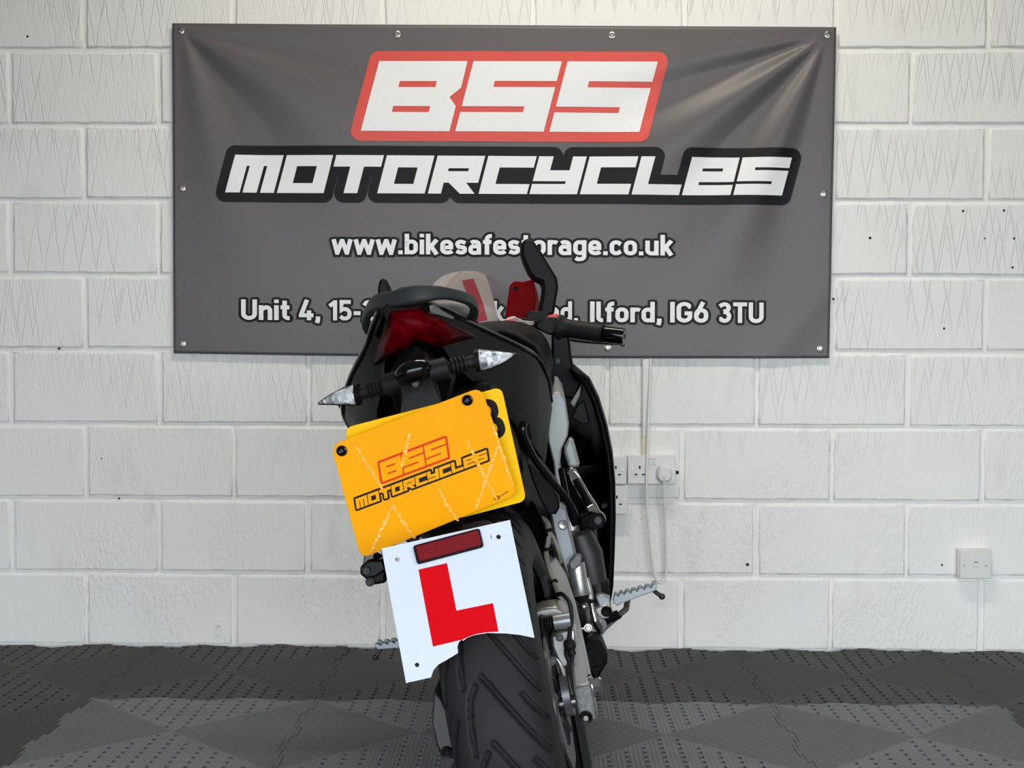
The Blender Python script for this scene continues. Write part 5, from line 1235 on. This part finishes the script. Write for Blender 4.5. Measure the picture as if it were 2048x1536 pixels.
for sx in (-1, 1):
    x = XC+sx*.095
    fk = part(MB().tube([(x, .955, .955), (x, 1.15, .60), (x, 1.16, .58)], .0205, 16), 'fork_tube', 'deep_black', yk)
    part(MB().tube([(x, 1.15, .60), (x, 1.30, .34), (x, 1.355, .30)], [.024, .024, .018], 16), 'fork_lower', 'dark_metal', yk)
secs = []
for i in range(13):
    a = math.radians(-75+11*i); secs.append([(-.01+.062*s, 1.36+.315*math.sin(a), .305+.315*math.cos(a)-.02*(abs(s) > .8)) for s in (-1, -.7, 0, .7, 1)])
ff = part(MB().loft(secs, closed=False, cap=False), 'front_mudguard', 'satin_black', None); ff.modifiers.new('s', 'SOLIDIFY').thickness = .003

# ---- footrests
ph_ = empty('pillion_footrest'); ph_.parent = bike
def pillion(flip):
    f = (lambda P: [mir(p) for p in P]) if flip else (lambda P: P)
    e = empty('pillion_footrest'); e.parent = bike
    part(MB().tube(smooth_path(f([(0.1082, 0.09, 0.7786), (0.104, 0.085, 0.7696), (0.1036, 0.09, 0.7507), (0.1123, 0.11, 0.7114), (0.1285, 0.13, 0.6732), (0.1454, 0.15, 0.6361), (0.1514, 0.165, 0.6103), (0.1511, 0.18, 0.5873)])), .0066, 12), 'hanger_tube', 'gloss_black', e)
    part(MB().tube(f([(0.1433, 0.24, 0.679), (0.143, 0.22, 0.6431), (0.1447, 0.2, 0.6004), (0.1481, 0.19, 0.5831)]), .0055, 10), 'hanger_stay', 'gloss_black', e)
    part(MB().prism(f([(0.108, 0.085, 0.7797), (0.1169, 0.1, 0.7744), (0.1156, 0.11, 0.7484), (0.1066, 0.1, 0.7476)]), (0, .012, 0)), 'hanger_tab', 'deep_black', e, bev=.002)
    pg = f([(0.1519, 0.2, 0.6754), (0.1574, 0.2, 0.6804), (0.1646, 0.2, 0.6806), (0.1704, 0.2, 0.6749), (0.1754, 0.2, 0.6577), (0.1838, 0.19, 0.6312), (0.1919, 0.18, 0.612), (0.199, 0.17, 0.5888), (0.2001, 0.17, 0.578), (0.1884, 0.17, 0.5805), (0.1784, 0.175, 0.5909), (0.1728, 0.18, 0.6056), (0.1647, 0.19, 0.6327), (0.1577, 0.2, 0.6581)])
    part(MB().loft([[(p[0], p[1], p[2]) for p in pg], [(p[0], p[1]+.02, p[2]) for p in pg]]), 'peg', 'chrome', e, bev=.005)
    rb2 = MB()
    q0, q1 = [V3(p) for p in f([(0.165, 0.198, 0.6585), (0.181, 0.183, 0.6105)])]
    part(MB().tube([q0, q1], .0062, 10), 'peg_pad', 'gloss_black', e)
    pv = f([(0.1589, 0.17, 0.5975), (0.1848, 0.165, 0.603), (0.2003, 0.165, 0.5944), (0.2035, 0.165, 0.5814), (0.195, 0.165, 0.571), (0.1759, 0.165, 0.5716), (0.1564, 0.17, 0.5787)])
    part(MB().prism(pv, (0, .035, 0)), 'peg_clevis', 'gloss_black', e, bev=.004)
    c = f([(0.1896, 0.163, 0.5856)])[0]
    part(MB().lathe(c, (0, -1, 0), [(.0001, .003), (.006, .003), (.007, .002), (.007, 0)], 18), 'clevis_pin', 'dark_metal', e)
pillion(False); pillion(True)
bpy.data.objects.remove(ph_)
part(MB().prism([(-0.2251, 0.18, 0.6049), (-0.2107, 0.18, 0.6125), (-0.1941, 0.18, 0.5982), (-0.1899, 0.18, 0.5776), (-0.1949, 0.18, 0.5555), (-0.2254, 0.18, 0.5566), (-0.2322, 0.18, 0.5778)], (0, .04, 0)), 'pillion_pivot', 'gloss_black', None, bev=.005)
bolt(bike, (-0.2212, 0.176, 0.5636), (0, -1, 0), .006, 'dark_metal', 'pivot_bolt')
def rider_peg(flip):
    f = (lambda P: [mir(p) for p in P]) if flip else (lambda P: P)
    e = empty('rider_footrest'); e.parent = bike
    T0, T1 = (1227, 1190), (1311, 1168)
    teeth = f([(0.1737, 0.42, 0.3938), (0.1787, 0.42, 0.4074), (0.1839, 0.42, 0.4092), (0.1855, 0.42, 0.403), (0.1897, 0.42, 0.4089), (0.1948, 0.42, 0.4098), (0.1974, 0.42, 0.4044), (0.2014, 0.42, 0.4094), (0.2074, 0.42, 0.41), (0.2101, 0.42, 0.4046), (0.2141, 0.42, 0.4096), (0.221, 0.42, 0.41), (0.2227, 0.42, 0.4048), (0.2269, 0.42, 0.4107), (0.2338, 0.42, 0.4112), (0.2365, 0.42, 0.4058), (0.2405, 0.42, 0.4107), (0.2473, 0.42, 0.4112), (0.2502, 0.42, 0.4067), (0.2553, 0.42, 0.4124), (0.2606, 0.42, 0.4142), (0.2621, 0.42, 0.4081), (0.2577, 0.42, 0.4012), (0.1928, 0.42, 0.3927), (0.1823, 0.42, 0.3891)])
    part(MB().prism(teeth, (0, .008, 0)), 'peg_blade', 'silver', e, bev=.001)
    part(MB().prism([(p[0], p[1]+.03, p[2]) for p in teeth], (0, .008, 0)), 'peg_blade', 'silver', e, bev=.001)
    base = f([(0.1777, 0.43, 0.394), (0.2536, 0.43, 0.4032), (0.2574, 0.43, 0.3985), (0.1921, 0.43, 0.389), (0.1797, 0.43, 0.3857)])
    part(MB().prism(base, (0, .022, 0)), 'peg_web', 'alu', e, bev=.001)
    fp_ = f([(0.2532, 0.435, 0.4004), (0.2608, 0.43, 0.3919), (0.2671, 0.43, 0.3856)])
    part(MB().tube(fp_, .0042, 10), 'feeler', 'dark_metal', e); part(MB().ball(fp_[-1], .0062, 14), 'feeler_tip', 'dark_metal', e)
    part(MB().prism(f([(0.143, 0.43, 0.4132), (0.1564, 0.43, 0.4122), (0.1701, 0.43, 0.4035), (0.1677, 0.43, 0.3844), (0.1592, 0.43, 0.3901), (0.1458, 0.43, 0.391)]), (0, .03, 0)), 'clevis', 'silver', e, bev=.003)
    part(MB().prism(f([(0.1366, 0.42, 0.393), (0.1564, 0.42, 0.3946), (0.1685, 0.42, 0.3881), (0.1697, 0.42, 0.3762), (0.1579, 0.42, 0.367), (0.139, 0.42, 0.369)]), (0, .04, 0)), 'clevis_plate', 'alu', e, bev=.003)
    part(MB().lathe(f([(0.1584, 0.418, 0.3819)])[0], (0, -1, 0), [(.0001, .001), (.006, .001), (.009, .003), (.0105, 0)], 18), 'pivot_pin', 'deep_black', e)
    a, b = [V3(p) for p in f([(0.1529, 0.44, 0.362), (0.1797, 0.44, 0.3681)])]
    d = (b-a); s_ = d.normalized(); n1 = s_.cross(Vector((0, 1, 0))).normalized(); n2 = s_.cross(n1)
    part(MB().tube([a+d*(i/64)+(n1*math.cos(i*.75)+n2*math.sin(i*.75))*.0075 for i in range(65)], .0022, 7), 'return_spring', 'deep_black', e)
    return e
rider_peg(False); rider_peg(True)
# rear brake master cylinder and pedal
mc = empty('brake_master_cylinder'); mc.parent = bike
m0, m1 = V3((0.1256, 0.345, 0.4916)), V3((0.1234, 0.335, 0.4351))
mdir = (m1-m0)
part(MB().tube([m0-mdir*.05, m0+mdir*.2, m1-mdir*.2, m1], [.0165, .0165, .0155, .019], 20), 'cylinder_body', 'alu', mc)
part(MB().prism([(0.1146, 0.325, 0.4991), (0.1176, 0.325, 0.5041), (0.1306, 0.325, 0.5116), (0.1386, 0.325, 0.5099), (0.139, 0.325, 0.5032), (0.1357, 0.325, 0.4927), (0.1251, 0.325, 0.4874), (0.1156, 0.325, 0.4867)], (0, .03, 0)), 'cap', 'alu_rough', mc, bev=.002)
part(MB().lathe(m1, mdir, [(.0001, -.002), (.013, -.001), (.0145, .002), (.011, .006), (.006, .014), (.0001, .015)], 20), 'dust_boot', 'rubber', mc)
part(MB().tube([m1+mdir*.15, (0.122, 0.335, 0.4165)], .0045, 10), 'push_rod', 'steel', mc)
part(MB().ball((0.123, 0.33, 0.4164), .0085, 16), 'ball_joint', 'steel', mc)
part(MB().prism([(0.133, 0.36, 0.4589), (0.1429, 0.36, 0.4606), (0.1432, 0.36, 0.4281), (0.1426, 0.36, 0.4168), (0.1321, 0.36, 0.421)], (0, .02, 0)), 'mount_arm', 'alu', mc, bev=.003)
pd = empty('brake_pedal'); pd.parent = bike
part(MB().tube(smooth_path([(0.1363, 0.36, 0.4144), (0.1362, 0.36, 0.3972), (0.1366, 0.36, 0.3819), (0.1404, 0.37, 0.3656), (0.1401, 0.38, 0.3559)]), [.005]*6+[.0065]*6+[.009]*6+[.007]*7, 12), 'lever_arm', 'steel', pd)
part(MB().lathe((0.1382, 0.385, 0.3648), (.6, -.8, .1), [(.0001, .016), (.008, .016), (.012, .012), (.013, .004), (.018, .003), (.018, -.012)], 22), 'pivot_boss', 'silver', pd)
part(MB().tube([(0.1042, 0.37, 0.3656), (0.1231, 0.38, 0.3652), (0.1329, 0.39, 0.3668)], .005, 10), 'link', 'steel', pd)
part(MB().tube([(0.1445, 0.4, 0.3545), (.19, .62, .34), (.20, .66, .36)], .006, 8), 'pedal_bar', 'dark_metal', pd)
bolt(pd, (0.1203, 0.365, 0.369), (.2, -1, 0), .006)
# exhaust
ex = empty('exhaust'); ex.parent = bike
exo = [(0.1089, 0.3, 0.3554), (0.1272, 0.3, 0.3627), (0.1404, 0.3, 0.3552), (0.1483, 0.3, 0.3247), (0.1425, 0.3, 0.311), (0.1214, 0.3, 0.2875), (0.1129, 0.3, 0.2911), (0.1057, 0.3, 0.3169)]
part(MB().loft([exo, [(p[0], p[1]+.05, p[2]) for p in exo], [(p[0]-.02, p[1]+.34, p[2]-.02) for p in exo]]), 'silencer', 'deep_black', ex, bev=.006)
part(MB().lathe((0.1246, 0.298, 0.3264), (0.2, -1, 0), [(.0001, -.004), (.016, -.003), (.017, .003), (.019, .003), (.019, -.01)], 22), 'outlet', 'deep_black', ex)
part(MB().tube(smooth_path([(.09, .62, .28), (.05, .80, .24), (.0, .95, .30), (-.01, 1.0, .45)]), .022, 14), 'header_pipe', 'dark_metal', ex)
part(MB().loft([[(-.15, .62, .26), (.12, .62, .26), (.09, .62, .20), (-.12, .62, .20)], [(-.16, .9, .28), (.13, .9, .28), (.09, .9, .19), (-.12, .9, .19)], [(-.12, 1.02, .34), (.10, 1.02, .34), (.06, 1.02, .28), (-.08, 1.02, .28)]]), 'belly_pan', 'satin_black', None, bev=.01)
# side stand
ss = empty('side_stand'); ss.parent = bike
part(MB().tube([(-.12, .55, .26), (-.19, .50, .14), (-.262, .44, .066)], .0115, 12), 'stand_leg', 'dark_metal', ss)
part(MB().box((-.264, .435, .068), (.07, .045, .008), Matrix.Rotation(math.radians(13), 3, 'Y')), 'stand_foot', 'dark_metal', ss, bev=.002)
part(MB().tube([(-.115, .53, .27), (-.13, .47, .23), (-.19, .49, .15)], .004, 8), 'stand_spring', 'steel', ss)
